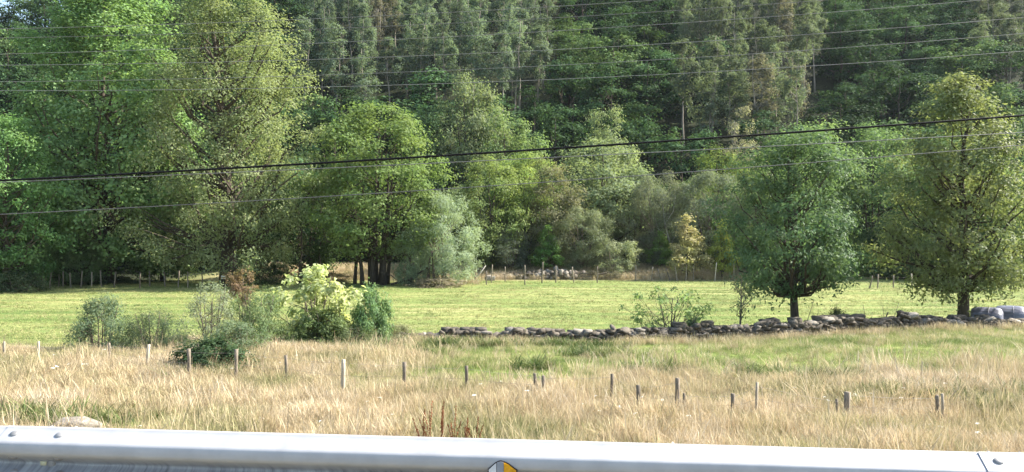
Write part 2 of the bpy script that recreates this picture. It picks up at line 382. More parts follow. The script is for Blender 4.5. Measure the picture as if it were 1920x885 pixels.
plate([(0.0062, -0.0085), (0.026, -0.016), (0.054, -0.038), (0.052, -0.069), (0.0062, -0.0745)], -0.031, -0.027, 'amber_lens', simple_mat('amber_lens', (0.62, 0.27, 0.0), (0.85, 0.42, 0.02), 60, 0.2, spec=0.6), refl)

mb = MB(); mb.box((0, .02, -.094), (.02, .04, .012)); obj('bracket', mb.mesh('bracket', BARE_STEEL), refl)

# ------------------------------------------------------------------ trees
PROFILE = {
 'round': ([0, .08, .25, .5, .75, .92, 1], [.35, .7, .95, 1, .82, .48, .12]),
 'oval':  ([0, .1, .3, .5, .75, .92, 1], [.45, .8, 1, .97, .7, .38, .1]),
 'near':  ([0, .07, .22, .42, .65, .85, 1], [.62, .9, 1, .98, .86, .64, .28]),
 'tallnear': ([0, .07, .2, .4, .6, .8, .93, 1], [.6, .9, 1, .97, .8, .5, .34, .14]),
 'tall':  ([0, .08, .25, .5, .75, .9, 1], [.55, .85, 1, .92, .75, .45, .12]),
 'cone':  ([0, .1, .3, .6, .85, 1], [.6, 1, .9, .55, .25, .05]),
 'spread': ([0, .2, .5, .75, .9, 1], [.3, .75, 1, .95, .7, .3]),
 'euc':   ([0, .15, .4, .65, .85, 1], [.4, .75, 1, .9, .6, .15]),
 'bush':  ([0, .1, .3, .55, .8, 1], [.75, .95, 1, .88, .6, .2]),
}
def leaves_mesh(mb, rg, C, Nrm, size, aspect, droop, jit=0.3):
    n = len(C)
    d = rg.normal(size=(n, 3)); d[:, 2] -= droop * 1.6
    d -= (d * Nrm).sum(1)[:, None] * Nrm; d /= np.linalg.norm(d, axis=1)[:, None] + 1e-9
    s = np.cross(Nrm, d)
    L = size * (1 - jit + 2 * jit * rg.rand(n)); W = L * aspect; fold = W * 0.22
    a = C - d * (L / 2)[:, None]; b = C + s * (W / 2)[:, None] + Nrm * fold[:, None] - d * (0.08 * L)[:, None]
    c = C + d * (L / 2)[:, None]; e = C - s * (W / 2)[:, None] + Nrm * fold[:, None] - d * (0.08 * L)[:, None]
    V = np.stack([a, b, c, e], 1).reshape(-1, 3); q = np.arange(n)[:, None] * 4 + np.arange(4)[None]
    mb.add(V, q)

def make_tree(seed, H, Rc, base=0.2, shape='round', stems=1, r0=0.2, nclump=120, rc=0.9, nleaf=150, lsize=0.2, aspect=0.6,
              droop=0.3, inner=0.45, nlimb=40, flat=0.75, lob=0.28, upn=0.55, spread=0.0, bark=None, leafm=None, stem_top=0.88, skew=0.0, limb0=0.12, cap=0.0):
    rg = np.random.RandomState(seed)
    tt, rr = PROFILE[shape]
    lobes = [(rg.randint(2, 5), rg.rand() * 6.28, rg.uniform(2, 7), rg.rand() * 6.28, rg.uniform(.5, 1)) for _ in range(5)]
    def env(t, th):
        m = sum(a * np.sin(k * th + p + 1.5 * np.sin(q * t + o)) for k, p, q, o, a in lobes) / 2.4
        return np.interp(t, tt, rr) * (1 + lob * m)
    # stems
    tr = MB(); spines = []
    for s in range(stems):
        if stems == 1: b0 = np.zeros(2); lean = rg.normal(size=2) * 0.02 * H
        else:
            a = 2 * math.pi * (s + rg.rand() * .5) / stems; q = spread * (0.4 + 0.6 * rg.rand())
            b0 = np.array([math.cos(a), math.sin(a)]) * q; lean = b0 / (q + 1e-6) * Rc * rg.uniform(.15, .5)
        top = H * stem_top * (1 if stems == 1 else rg.uniform(.75, 1))
        z = np.linspace(-0.25, top, 10); f = np.clip(z / H, 0, 1)
        wob = np.cumsum(rg.normal(size=(10, 2)) * 0.012 * H, 0) * f[:, None]
        P = np.column_stack([b0[0] + lean[0] * f ** 1.3 + wob[:, 0], b0[1] + lean[1] * f ** 1.3 + wob[:, 1], z])
        rad = r0 * (1 - 0.9 * f / stem_top) * (1 if stems == 1 else rg.uniform(.55, .9)) + 0.008
        rad[0] *= 1.45; rad[1] *= 1.08
        tr.tube(P, rad, 9); spines.append((P, rad))
    # clump centres through the crown volume, denser towards its surface
    cz, ct = [], []
    while len(cz) < nclump:
        t = rg.rand()
        if rg.rand() < np.interp(t, tt, rr) + .12: cz.append(t)
    t = np.array(cz); th = rg.rand(nclump) * 2 * math.pi
    u = inner + (1 - inner) * rg.rand(nclump) ** 0.6
    rad = np.maximum(env(t, th), .03) * Rc * u
    C = np.column_stack([rad * np.cos(th) + skew * t * Rc, rad * np.sin(th), H * (base + (1 - base) * t) - rc * 0.5])
    cr = rc * (0.55 + 0.75 * rg.rand(nclump))
    # limbs
    order = rg.permutation(nclump)[:nlimb]
    for i in order:
        P, pr = spines[rg.randint(stems)]
        c = C[i]; hz = max(limb0 * H, c[2] - rg.uniform(.55, 1.1) * np.hypot(c[0], c[1]) - 0.04 * H)
        hz = min(hz, P[-1, 2] * 0.97)
        o = np.array([np.interp(hz, P[:, 2], P[:, 0]), np.interp(hz, P[:, 2], P[:, 1]), hz]); ro = np.interp(hz, P[:, 2], pr)
        m1 = o + (c - o) * np.array([.45, .45, .30]); m2 = o + (c - o) * np.array([.75, .75, .68])
        k = 0.05 * np.linalg.norm(c - o); m1 += rg.normal(size=3) * k; m2 += rg.normal(size=3) * k
        r1 = min(ro * .55, 0.022 * np.linalg.norm(c - o) + 0.012)
        tr.tube([o, m1, m2, c], [r1, r1 * .7, r1 * .42, r1 * .15 + .003], 5, False)
    # leaves
    cnt = np.maximum(4, (nleaf * (cr / rc) ** 2 * (0.8 + .4 * rg.rand(nclump)))).astype(int)
    idx = np.repeat(np.arange(nclump), cnt); n = len(idx)
    d = rg.normal(size=(n, 3)); d /= np.linalg.norm(d, axis=1)[:, None]
    fl = rg.rand(n) < cap; d[fl, 2] = np.abs(d[fl, 2])          # boughs carry their leaves on top
    q = rg.rand(n) ** 0.45
    Pn = d * (q * cr[idx])[:, None] * (1 + .25 * rg.normal(size=(n, 1))); Pn[:, 2] *= flat
    Pn[:, 2] -= droop * 0.35 * cr[idx] * q ** 2
    L = C[idx] + Pn
    axis = L.copy(); axis[:, 2] -= H * (base + .4 * (1 - base)); axis /= np.linalg.norm(axis, axis=1)[:, None] + 1e-6
    nr = 0.45 * d + 0.3 * axis + np.array([0, 0, upn]) + rg.normal(size=(n, 3)) * 0.36
    nr /= np.linalg.norm(nr, axis=1)[:, None]
    cw = MB(); keep = L[:, 2] > 0.06
    leaves_mesh(cw, rg, L[keep], nr[keep], lsize, aspect, droop)
    return dict(trunk=tr.mesh('trunk', bark or BARK, True), crown=cw.mesh('crown', leafm or LEAF), H=H, R=Rc)

def place(p, name, label, cat, X, Y, H=None, W=None, tint=(0.07, 0.13, 0.03), rz=0.0, group=None, parts=('trunk', 'crown'), sink=0.0):
    """W = crown width in metres"""
    s = (W / (2 * p['R'])) if W else 1.0; h = (H / p['H']) if H else s
    e = empty(name, (X, Y, float(gz(X, Y)) - sink), rz); e.scale = (s, s, h)
    tag(e, label, cat, group)
    for k in parts:
        o = bpy.data.objects.new({'trunk': 'trunk', 'crown': 'crown'}[k], p[k]); col.objects.link(o); o.parent = e
        lum = sum(tint) / 3; o.color = (*[(1.3 if Y > 103 else 1.5) * (c * .80 + lum * .20) * w_ for c, w_ in zip(tint, (.97, 1.02, 1.12))], 1)
    return e

def tree_px(p, name, label, cat, px, Y, top, wpx, tint, rz=0.0, group=None, **kw):
    X = X_at(px, Y); zb = float(gz(X, Y))
    return place(p, name, label, cat, X, Y, Z_at(top, Y) - zb, wpx / F * Y, tint, rz, group, **kw)

GREEN = (0.105, 0.165, 0.045); LIGHT = (0.135, 0.21, 0.06); YELLOW = (0.19, 0.225, 0.035); OLIVE = (0.15, 0.18, 0.075)
GREY = (0.17, 0.205, 0.115); DARK = (0.045, 0.08, 0.028); EUC = (0.115, 0.15, 0.088); BROWN = (0.145, 0.135, 0.06)

# -- the two trees by the wall
nearA = make_tree(11, 8.6, 3.05, 0.27, 'near', limb0=.2, r0=0.19, nclump=210, rc=0.74, nleaf=125, cap=.45, lsize=0.17, aspect=0.42, droop=0.5, inner=0.2, nlimb=90, lob=0.4, leafm=LEAF_GLOSSY)
tree_px(nearA, 'wall_tree', 'round-crowned dark green tree behind the middle of the stone wall', 'tree', 1491, 33.5, 236, 258, (0.07, 0.11, 0.04))
nearB = make_tree(23, 11.2, 3.0, 0.2, 'tallnear', limb0=.16, r0=0.23, nclump=270, rc=0.74, nleaf=125, cap=.45, lsize=0.18, aspect=0.42, droop=0.5, inner=0.2, nlimb=90, lob=0.4, leafm=LEAF_GLOSSY)
tree_px(nearB, 'wall_tree', 'tall lighter yellow-green tree behind the wall beside the wrapped bales', 'tree', 1806, 35.2, 122, 262, (0.165, 0.185, 0.062), 2.0)

# -- big trees at the left edge of the field
pop1 = make_tree(31, 28, 7.4, 0.07, 'tall', r0=0.42, inner=.25, nclump=310, rc=1.4, nleaf=230, flat=.8, cap=.5, lsize=0.26, aspect=0.8, droop=0.4, nlimb=110, lob=0.3, leafm=LEAF_GLOSSY)
tree_px(pop1, 'poplar_tree', 'towering bright green broad-leaved tree near the left edge', 'tree', 205, 73, -75, 345, LIGHT, 0.4)
pop2 = make_tree(37, 28.5, 7.0, 0.06, 'tall', r0=0.62, nclump=400, rc=1.2, nleaf=175, inner=.3, lsize=0.225, aspect=0.55, droop=0.9, nlimb=130, lob=0.32, flat=0.95, stem_top=0.95)
tree_px(pop2, 'poplar_tree', 'towering olive green tree with thick bare trunk carrying a white plate', 'tree', 430, 69, -75, 325, (0.19, 0.215, 0.08), 1.0)
ash = make_tree(41, 13.5, 4.3, 0.1, 'round', r0=0.25, nclump=170, rc=0.95, nleaf=150, lsize=0.23, aspect=0.5, droop=0.5, nlimb=50, lob=0.3)
tree_px(ash, 'ash_tree', 'fresh green tree cut by the left edge of the picture', 'tree', 12, 64, 208, 215, (0.10, 0.18, 0.045))
clump = make_tree(47, 16, 5.6, 0.2, 'round', stems=7, spread=1.3, r0=0.24, nclump=165, rc=1.25, nleaf=190, flat=.7, cap=.6, lsize=0.25, aspect=0.6, droop=0.3, nlimb=70, lob=0.3)
tree_px(clump, 'alder_tree', 'yellow-green many-stemmed tree right of the two towering trees', 'tree', 705, 71, 182, 262, (0.128, 0.178, 0.042), 0.7)

bl = [make_tree(60 + i, 12, 4.4, 0.10, ['round', 'oval', 'spread', 'round'][i], stems=[1, 3, 4, 1][i], spread=.5, r0=0.2, nclump=90, rc=1.25, nleaf=200, flat=.7, upn=.6, cap=.6,
                lsize=0.25, aspect=0.6, droop=0.3, nlimb=40, lob=0.32) for i in range(4)]
wi = [make_tree(80 + i, 9, 3.8, 0.06, ['round', 'spread'][i], stems=5, spread=.7, r0=0.14, nclump=150, rc=0.85, nleaf=170, lsize=0.26, aspect=0.24, droop=0.9,
                nlimb=50, lob=0.3, bark=TWIG) for i in range(2)]
lo = make_tree(90, 3.2, 2.2, 0.05, 'spread', stems=5, spread=.4, r0=0.06, nclump=70, rc=0.5, nleaf=150, lsize=0.17, aspect=0.3, droop=0.6, nlimb=40, bark=TWIG)
yg = make_tree(91, 5.2, 1.6, 0.2, 'cone', r0=0.07, nclump=75, rc=0.42, nleaf=70, lsize=0.2, aspect=0.5, droop=0.3, nlimb=40, lob=.35)
thin = make_tree(92, 16, 2.0, 0.3, 'euc', r0=0.14, nclump=70, rc=0.6, nleaf=60, lsize=0.22, aspect=0.4, droop=0.6, nlimb=60, bark=BARK_PALE)

T = [  # proto
 (ash, 'ash_tree', 'fresh green low tree with hanging boughs at the left edge', 34, 66, 395, 135, (0.105, 0.165, 0.045), 1.3),
 (ash, 'ash_tree', 'pale green small tree right of the low fresh green tree', 152, 70, 425, 90, (0.125, 0.175, 0.07), 2.6),
 # name, label, px, depth, top px, width px, tint, rz
 (bl[1], 'hedge_tree', 'small grey-green tree under the left towering tree', 130, 71, 405, 130, GREEN, 0),
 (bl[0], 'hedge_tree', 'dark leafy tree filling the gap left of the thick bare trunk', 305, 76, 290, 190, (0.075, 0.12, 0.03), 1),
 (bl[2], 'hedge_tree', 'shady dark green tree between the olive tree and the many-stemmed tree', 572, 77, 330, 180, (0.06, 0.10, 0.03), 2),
 (bl[3], 'hedge_tree', 'dim green tree low behind the far left trunks', 55, 80, 330, 220, (0.07, 0.12, 0.035), .5),
 (wi[0], 'willow_tree', 'pale grey-green willow at the right foot of the many-stemmed tree', 828, 71, 352, 150, GREY, 0),
 (lo, 'willow_bush', 'low pale willow bush leaning left of the grey-green willow', 770, 70, 432, 90, (0.13, 0.165, 0.08), .3),
 (bl[1], 'hedge_tree', 'yellowish green tree just right of the pale willow', 917, 84, 272, 130, (0.15, 0.19, 0.045), .9),
 (bl[2], 'hedge_tree', 'bright green tree behind the field beside a brown-tinged crown', 985, 88, 285, 130, (0.14, 0.18, 0.035), 2.2),
 (bl[0], 'hedge_tree', 'brown-tinged olive tree behind the rubble heap', 1042, 86, 305, 120, BROWN, 3.0),
 (bl[3], 'hedge_tree', 'large pale olive tree with domed crown right of the field centre', 1120, 92, 252, 190, OLIVE, 1.7),
 (wi[1], 'willow_tree', 'silvery olive willow directly behind the rubble heap', 1090, 83, 385, 120, (0.17, 0.185, 0.09), .5),
 (wi[0], 'willow_tree', 'dark grey drooping willow left of the rubble heap', 958, 83, 425, 95, (0.085, 0.10, 0.06), 2.5),
 (yg, 'young_tree', 'fresh green young tree standing behind the rubble heap', 1027, 82, 422, 58, (0.10, 0.18, 0.03), 0),
 (lo, 'willow_bush', 'low spreading cream-olive bush behind the dry brush', 1152, 81, 442, 95, (0.19, 0.20, 0.095), 1.1),
 (wi[1], 'willow_tree', 'grey tree with bare pale limbs left of the golden tree', 1235, 86, 318, 120, (0.125, 0.135, 0.075), 1.9),
 (wi[0], 'willow_tree', 'broad grey-green domed tree behind the golden and lime young trees', 1335, 86, 312, 165, (0.135, 0.155, 0.085), .2),
 (bl[3], 'hedge_tree', 'lime-topped tree rising behind the broad grey-green dome', 1348, 95, 262, 130, (0.16, 0.21, 0.035), .6),
 (thin, 'bare_tree', 'sparse beige tree with wispy leaves rising above the lime-topped tree', 1392, 96, 185, 75, (0.22, 0.20, 0.115), 0),
 (bl[1], 'hedge_tree', 'green tree showing left of the dark wall tree', 1425, 80, 335, 90, (0.10, 0.14, 0.045), 1.4),
 (bl[0], 'hedge_tree', 'tall green tree directly behind the dark wall tree', 1535, 84, 222, 200, (0.105, 0.15, 0.05), 2.4),
 (bl[2], 'hedge_tree', 'mid green tree filling the gap between the two wall trees', 1640, 86, 228, 160, (0.10, 0.155, 0.05), .1),
 (bl[0], 'hedge_tree', 'green tree standing behind the tall yellow-green tree', 1800, 82, 250, 190, (0.10, 0.15, 0.05), .8),
 (bl[3], 'hedge_tree', 'green tree at the right edge behind the wrapped bales', 1915, 78, 268, 150, (0.11, 0.16, 0.05), 1.2),
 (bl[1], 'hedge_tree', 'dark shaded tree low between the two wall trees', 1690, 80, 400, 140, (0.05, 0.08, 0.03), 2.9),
 (yg, 'young_tree', 'lime yellow young tree beside the far wire fence', 1354, 78.5, 412, 62, (0.26, 0.27, 0.03), 1.5),
 (yg, 'young_tree', 'golden brown young tree on thin stems by the far fence', 1288, 78.5, 402, 78, (0.27, 0.225, 0.085), .4),
 (yg, 'young_tree', 'green young tree left of the golden one at the wood edge', 1238, 84, 432, 55, (0.13, 0.2, 0.035), 2.0),
 (bl[3], 'hedge_tree', 'grey-green tree filling the gap above the dark drooping willow', 958, 92, 330, 130, (0.12, 0.155, 0.06), 1.0),
 (bl[1], 'hedge_tree', 'pale green tree behind and right of the pale willow', 872, 90, 330, 120, (0.14, 0.175, 0.07), 2.0),
 (bl[2], 'hedge_tree', 'grey-green tree between the domed olive tree and the grey bare-limbed tree', 1192, 93, 322, 130, (0.12, 0.145, 0.07), 3.0),
 (bl[0], 'hedge_tree', 'yellowish green tree top left of the brown-tinged olive tree', 1005, 93, 292, 90, (0.17, 0.195, 0.04), 1.1),
 (bl[1], 'hedge_tree', 'dull green tree between the grey domed tree and the dark wall tree', 1418, 90, 300, 120, (0.10, 0.135, 0.055), .3),
 (bl[2], 'hedge_tree', 'olive broad-leaved tree at the foot of the hill above the pale willow', 880, 101, 135, 145, OLIVE, .4),
 (bl[3], 'hedge_tree', 'bright rounded tree at the hill foot below the eucalyptus stand', 945, 98, 192, 150, (0.13, 0.18, 0.055), 1.2),
 (bl[0], 'hedge_tree', 'olive rounded tree at the hill foot right of the bright rounded one', 1140, 102, 196, 105, (0.15, 0.175, 0.07), 2.1),
 (bl[1], 'hedge_tree', 'dark green tree between the many-stemmed tree and the hill foot', 800, 100, 175, 110, (0.06, 0.11, 0.035), 2.8),
]
for p, nm, lb, px, Y, top, wpx, tint, rz in T:
    tree_px(p, nm, lb, 'bush' if 'bush' in nm else 'tree', px, Y, top, wpx, tint, rz)

# -- wooded hillside: eucalyptus stand and broad-leaved trees, every tree its own object
euc = [make_tree(110 + i, 19, 2.0, [0.38, 0.48, 0.3][i], 'euc', r0=0.15, nclump=58, rc=0.75, nleaf=62, lsize=0.42, aspect=0.36, droop=0.8, nlimb=20, lob=.35,
                 flat=1.0, bark=BARK_PALE, inner=0.15, stem_top=.95) for i in range(3)]
hb = [make_tree(120 + i, 11.5, 4.9, 0.12, ['round', 'spread', 'oval'][i], r0=0.22, nclump=34, rc=1.75, nleaf=150, lsize=0.44, aspect=0.62, droop=0.1, nlimb=18, lob=.45, flat=.6, upn=.6, cap=.75, leafm=LEAF_DULL) for i in range(3)]
rg = np.random.RandomState(5)
cand = []
for Y in np.arange(100, 206, 4.4):
    for X in np.arange(-0.66 * Y - 5, 0.66 * Y + 5, 4.4):
        cand.append((X + rg.uniform(-1.8, 1.8), Y + rg.uniform(-1.8, 1.8)))
placed = []
for X, Y in cand:
    px = 960 + X / Y * F
    z = float(gz(X, Y)); by = 442.5 - (z - CAM_Z) / Y * F
    ty = by - 12 / Y * F
    if by < -30 and px > 60: continue
    e_zone = (560 < px < 1035 and by < 262) or (1275 < px < 1545 and by < 330) or (px > 1835 and by < 215)
    e_zone = e_zone and rg.rand() < 0.93
    dmin = 3.9 if e_zone else 6.0
    if any((X - a) ** 2 + (Y - b) ** 2 < dmin * dmin for a, b in placed[-160:]): continue
    placed.append((X, Y))
    tier = 'foot of the slope' if Y < 125 else ('middle slope' if Y < 155 else 'upper slope')
    side = 'left' if px < 640 else ('centre' if px < 1280 else 'right')
    if e_zone:
        H = rg.uniform(14, 20); t = np.array(EUC) * rg.uniform(.8, 1.2)
        if px > 1275: t = t * np.array([.9, .84, .75])
        if rg.rand() < .08: t = np.array([0.14, 0.125, 0.08])
        lb = 'slender grey-green eucalyptus in the hillside stand, %s, %s of the picture' % (tier, side)
        place(euc[rg.randint(3)], 'eucalyptus_tree', lb, 'tree', X, Y, H, rg.uniform(3.2, 4.8), tuple(t), rg.rand() * 6.28, 'eucalyptus stand, %s, %s' % (tier, side))
    else:
        H = rg.uniform(8.5, 14.5)
        t = np.array([0.040, 0.078, 0.024]) * rg.uniform(.6, 1.5)
        if rg.rand() < .2: t = np.array([0.085, 0.135, 0.035])
        lb = 'dark green round-crowned tree in the hillside wood, %s, %s of the picture' % (tier, side)
        place(hb[rg.randint(3)], 'hillside_tree', lb, 'tree', X, Y, H, rg.uniform(8, 12.5), tuple(t), rg.rand() * 6.28, 'broad-leaved hillside wood, %s, %s' % (tier, side))
print('hill trees', len(placed))

# ------------------------------------------------------------------ shrubs before and beside the wall
sh = [make_tree(140 + i, 1.9, 1.15, 0.02, 'bush', stems=7, spread=.35, r0=0.022, nclump=88, rc=0.29, nleaf=95, lsize=[.095, .085, .12][i], aspect=[.35, .3, .5][i], droop=0.2,
                nlimb=60, lob=.4, bark=TWIG, upn=.3, flat=1.05) for i in range(3)]
big = make_tree(146, 2.4, 1.1, 0.12, 'spread', stems=4, spread=.2, r0=0.035, nclump=50, rc=0.30, nleaf=62, lsize=0.16, aspect=0.6, droop=0.2, nlimb=40, lob=.5, bark=TWIG)
spar = make_tree(147, 2.6, 1.35, 0.05, 'bush', stems=8, spread=.3, r0=0.022, nclump=105, rc=0.27, nleaf=52, lsize=0.08, aspect=.35, droop=.1, nlimb=95, lob=.4, bark=TWIG, upn=.2)
rust = make_tree(151, 2.6, .62, 0.62, 'round', stems=3, spread=.1, r0=0.03, nclump=34, rc=0.2, nleaf=60, lsize=0.09, aspect=.5, droop=.2, nlimb=30, lob=.35, bark=TWIG)
sap = make_tree(148, 1.9, 1.3, 0.34, 'spread', stems=3, spread=.05, r0=0.035, nclump=46, rc=0.24, nleaf=24, lsize=0.13, aspect=.38, droop=.5, nlimb=46, lob=.45, bark=TWIG, flat=.6)
sap2 = make_tree(149, 2.6, .55, 0.42, 'spread', stems=1, r0=0.04, nclump=26, rc=0.2, nleaf=18, lsize=0.1, aspect=.4, droop=.3, nlimb=26, lob=.4, bark=TWIG)
S = [  # proto, label, px, depth, top, width, tint
 (sh[0], 'leftmost grey-green bush between the dry grass and the field', 190, 23.9, 550, 122, (0.085, 0.115, 0.055)),
 (sh[1], 'smaller grey-green bush touching the leftmost bush on its right', 284, 23.6, 570, 100, (0.095, 0.125, 0.058)),
 (spar, 'thin greyish shrub of fine twigs before the thick bare trunk', 395, 23.4, 522, 140, (0.15, 0.165, 0.09)),
 (sh[1], 'olive bush at the right side of the thin greyish shrub', 484, 23.9, 530, 112, (0.10, 0.135, 0.05)),
 (rust, 'bush with rusty orange top beside the thin greyish shrub', 456, 25.2, 501, 62, (0.20, 0.125, 0.06)),
 (sh[2], 'dark green bramble low between two fence posts', 398, 19.3, 630, 135, (0.04, 0.07, 0.025)),
 (big, 'yellow-green large-leaved bush leaning over the dry grass', 588, 25.6, 492, 128, (0.30, 0.315, 0.12)),
 (sh[2], 'leafy green bush under the yellow-green large-leaved one', 606, 25.2, 575, 110, (0.12, 0.16, 0.045)),
 (sh[2], 'upright green bush right of the yellow-green bush', 695, 26.0, 532, 80, (0.10, 0.155, 0.055)),
 (sh[1], 'low tangled bush left of the yellow-green bush', 543, 24.9, 595, 84, (0.11, 0.15, 0.045)),
 (sh[1], 'low tangled bush at the foot of the upright green bush', 655, 25.0, 604, 100, (0.12, 0.14, 0.055)),
 (sh[0], 'low brownish bush closing the row at the wall end', 745, 26.8, 606, 90, (0.15, 0.145, 0.065)),
 (sh[0], 'low grey bush between the thin greyish shrub and the bramble', 440, 22.4, 600, 120, (0.09, 0.12, 0.055)),
 (sh[1], 'wispy low bush right of the smaller grey-green bush', 335, 23.0, 622, 70, (0.11, 0.14, 0.06)),
 (sap, 'small spreading tree with open branches behind the low wall', 1255, 30.2, 528, 150, (0.14, 0.19, 0.055)),
 (sap2, 'spindly sapling with bare stem behind the wall left of the dark tree', 1388, 31.5, 508, 62, (0.09, 0.12, 0.05)),
 (sh[2], 'low weeds growing along the wall behind the small spreading tree', 1298, 30.0, 592, 50, (0.10, 0.15, 0.06)),
 (sh[0], 'dark ivy hump on top of the wall right of the dark tree', 1568, 31.9, 574, 50, (0.035, 0.055, 0.022)),
]
for p, lb, px, Y, top, wpx, tint in S:
    tree_px(p, 'sapling' if p in (sap, sap2) else 'shrub', lb, 'sapling' if p in (sap, sap2) else 'shrub', px, Y, top, wpx, tint, px * 0.01, None if p in (sap, sap2) else 'shrubs along the field edge')
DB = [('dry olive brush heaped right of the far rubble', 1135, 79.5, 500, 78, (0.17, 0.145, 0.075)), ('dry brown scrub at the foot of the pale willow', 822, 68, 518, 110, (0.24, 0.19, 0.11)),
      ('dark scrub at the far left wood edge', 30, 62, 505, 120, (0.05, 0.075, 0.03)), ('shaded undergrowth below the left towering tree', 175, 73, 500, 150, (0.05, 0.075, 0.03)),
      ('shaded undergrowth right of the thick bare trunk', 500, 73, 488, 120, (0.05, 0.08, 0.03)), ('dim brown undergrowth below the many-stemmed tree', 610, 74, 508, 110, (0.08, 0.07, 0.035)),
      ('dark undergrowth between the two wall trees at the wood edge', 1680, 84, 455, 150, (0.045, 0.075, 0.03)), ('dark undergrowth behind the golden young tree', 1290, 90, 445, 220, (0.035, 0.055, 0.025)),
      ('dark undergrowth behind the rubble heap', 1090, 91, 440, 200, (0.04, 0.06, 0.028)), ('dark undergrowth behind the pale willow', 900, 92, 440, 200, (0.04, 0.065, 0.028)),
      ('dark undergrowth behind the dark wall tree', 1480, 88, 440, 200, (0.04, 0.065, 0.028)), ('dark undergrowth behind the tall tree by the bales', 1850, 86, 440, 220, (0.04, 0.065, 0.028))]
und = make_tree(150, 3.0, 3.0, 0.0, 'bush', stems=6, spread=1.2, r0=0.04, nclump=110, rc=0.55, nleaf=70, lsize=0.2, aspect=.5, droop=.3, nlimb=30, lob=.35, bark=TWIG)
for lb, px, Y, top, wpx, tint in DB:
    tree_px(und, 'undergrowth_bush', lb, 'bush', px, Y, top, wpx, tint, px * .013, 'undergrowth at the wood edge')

# bare twigs standing up along the wall, and the fallen limb under the many-stemmed tree
def sticks(name, label, cat, px, Y, items, mat):
    X = X_at(px, Y); e = empty(name, (X, Y, float(gz(X, Y)))); tag(e, label, cat)
    for pts, r in items:
        mb = MB(); mb.tube(np.array(pts, float), np.linspace(r, r * .4, len(pts)), 6); obj('branch', mb.mesh('branch', mat, True), e)
    return e
sticks('dead_shrub', 'leaning bare stick and twigs poking over the wall between the trees', 'dead shrub', 1648, 32.3, [
    ([(-.25, 0, -.1), (.1, 0, .6), (.4, .05, 1.25)], .055), ([(-.2, .1, 0), (-.45, .1, .7), (-.6, .1, 1.55)], .02), ([(.5, .1, 0), (.62, .1, .9), (.9, .2, 1.6)], .018),
    ([(.3, 0, .0), (.28, .1, .8), (.2, .1, 1.5)], .016), ([(1.05, 0, 0), (1.1, 0, .8), (1.05, 0, 1.25)], .03), ([(-.45, .1, .7), (-.25, .1, 1.0), (-.2, .1, 1.25)], .012)], TWIG)
sticks('dead_shrub', 'thin forked twigs right beside the trunk of the dark wall tree', 'dead shrub', 1512, 32.6, [
    ([(-.1, 0, -.1), (.05, 0, .9), (.3, 0, 1.7)], .02), ([(.0, 0, .3), (.35, 0, .8), (.55, .1, 1.3)], .014), ([(.0, 0, .2), (.4, 0, .5), (.5, .1, .9)], .012)], TWIG)
sticks('fallen_limb', 'dark fallen limb slanting to the right under the many-stemmed tree', 'fallen branch', 742, 69, [
    ([(-.4, 0, .15), (1.2, 0, .55), (2.6, 0, 1.5), (3.9, 0, 2.3)], .11), ([(1.2, 0, .55), (1.0, 0, .2), (1.4, 0, -.1)], .05), ([(-1.5, 0.3, 1.2), (-.4, .2, .9), (.3, .1, .3)], .06)], BARK)
sticks('dead_tree', 'bare pale forked trunk standing behind the golden young tree', 'dead tree', 1252, 85, [
    ([(.6, 0, -.1), (.3, 0, 2.6), (-.3, 0, 4.8), (-.6, 0, 7.5)], .11), ([(.3, 0, 2.6), (.9, 0, 3.8), (1.0, 0, 5.0)], .06), ([(-.3, 0, 4.8), (.6, 0, 6.2), (.9, 0, 8.4)], .06),
    ([(.1, 0, 3.5), (-1.0, 0, 4.3), (-1.4, 0, 5.6)], .05)], DEADWOOD)
sticks('leaning_log', 'short leaning grey log right of the pale willow', 'log', 893, 76, [([(-.5, 0, -.1), (.2, 0, .6), (.9, 0, 1.5)], .14)], DEADWOOD)

# white plate on the thick trunk
pl = MB(); pl.box((0, 0, 0), (0.20, 0.012, 0.15)); Yp = 68.0
plate_o = obj('sign_plate', pl.mesh('sign_plate', simple_mat('white_plate', (0.72, 0.72, 0.7), (0.82, 0.82, 0.8), 4, 0.5)), None, None, (X_at(419, Yp), Yp, Z_at(520, Yp)))
tag(plate_o, 'small white plate fixed to the thick bare trunk', 'sign')
pl = MB(); pl.box((0, -0.014, 0.0), (0.13, 0.002, 0.035)); obj('printed_bar', pl.mesh('printed_bar', simple_mat('dark_print', (0.1, 0.1, 0.1), (0.16, 0.16, 0.16), 4, 0.6)), plate_o)

# ------------------------------------------------------------------ fences
rgp = np.random.RandomState(3)
def post_mesh(r, h, lean, mat, sq=False):
    mb = MB(); n = 5; z = np.linspace(-0.25, h, n); k = 7
    P = np.column_stack([lean * np.clip(z, 0, None) + rgp.normal(size=n) * r * .12, rgp.normal(size=n) * r * .12, z])
    mb.tube(P, r * (1 + rgp.uniform(-.1, .1, n)), 4 if sq else k)
    return mb.mesh('post', mat, False)
def fence(name, label, rows, wires, group=None, cable_r=0.0022):
    e = empty(name, (rows[0][0], rows[0][1], float(gz(rows[0][0], rows[0][1])))); tag(e, label, 'fence', group)
    o0 = e.location; tops = []
    for X, Y, h, r, lean, mat, sq in rows:
        z = float(gz(X, Y)); o = obj('post', post_mesh(r, h, lean, mat, sq), e); o.location = Vector((X, Y, z)) - o0
        tops.append((X, Y, z, h, lean))
    for f in wires:
        mb = MB(); P = []
        for (X, Y, z, h, lean) in tops: P.append((X + lean * h * f, Y - 0.03, z + min(h, 1.1) * f))
        for a, b in zip(P[:-1], P[1:]):
            a = np.array(a); b = np.array(b); m = (a + b) / 2 - np.array([0, 0, 0.02])
            mb.tube([a - o0, m - o0, b - o0], cable_r, 4, False)
        obj('wire', mb.mesh('wire', FENCE_WIRE), e)
    return e
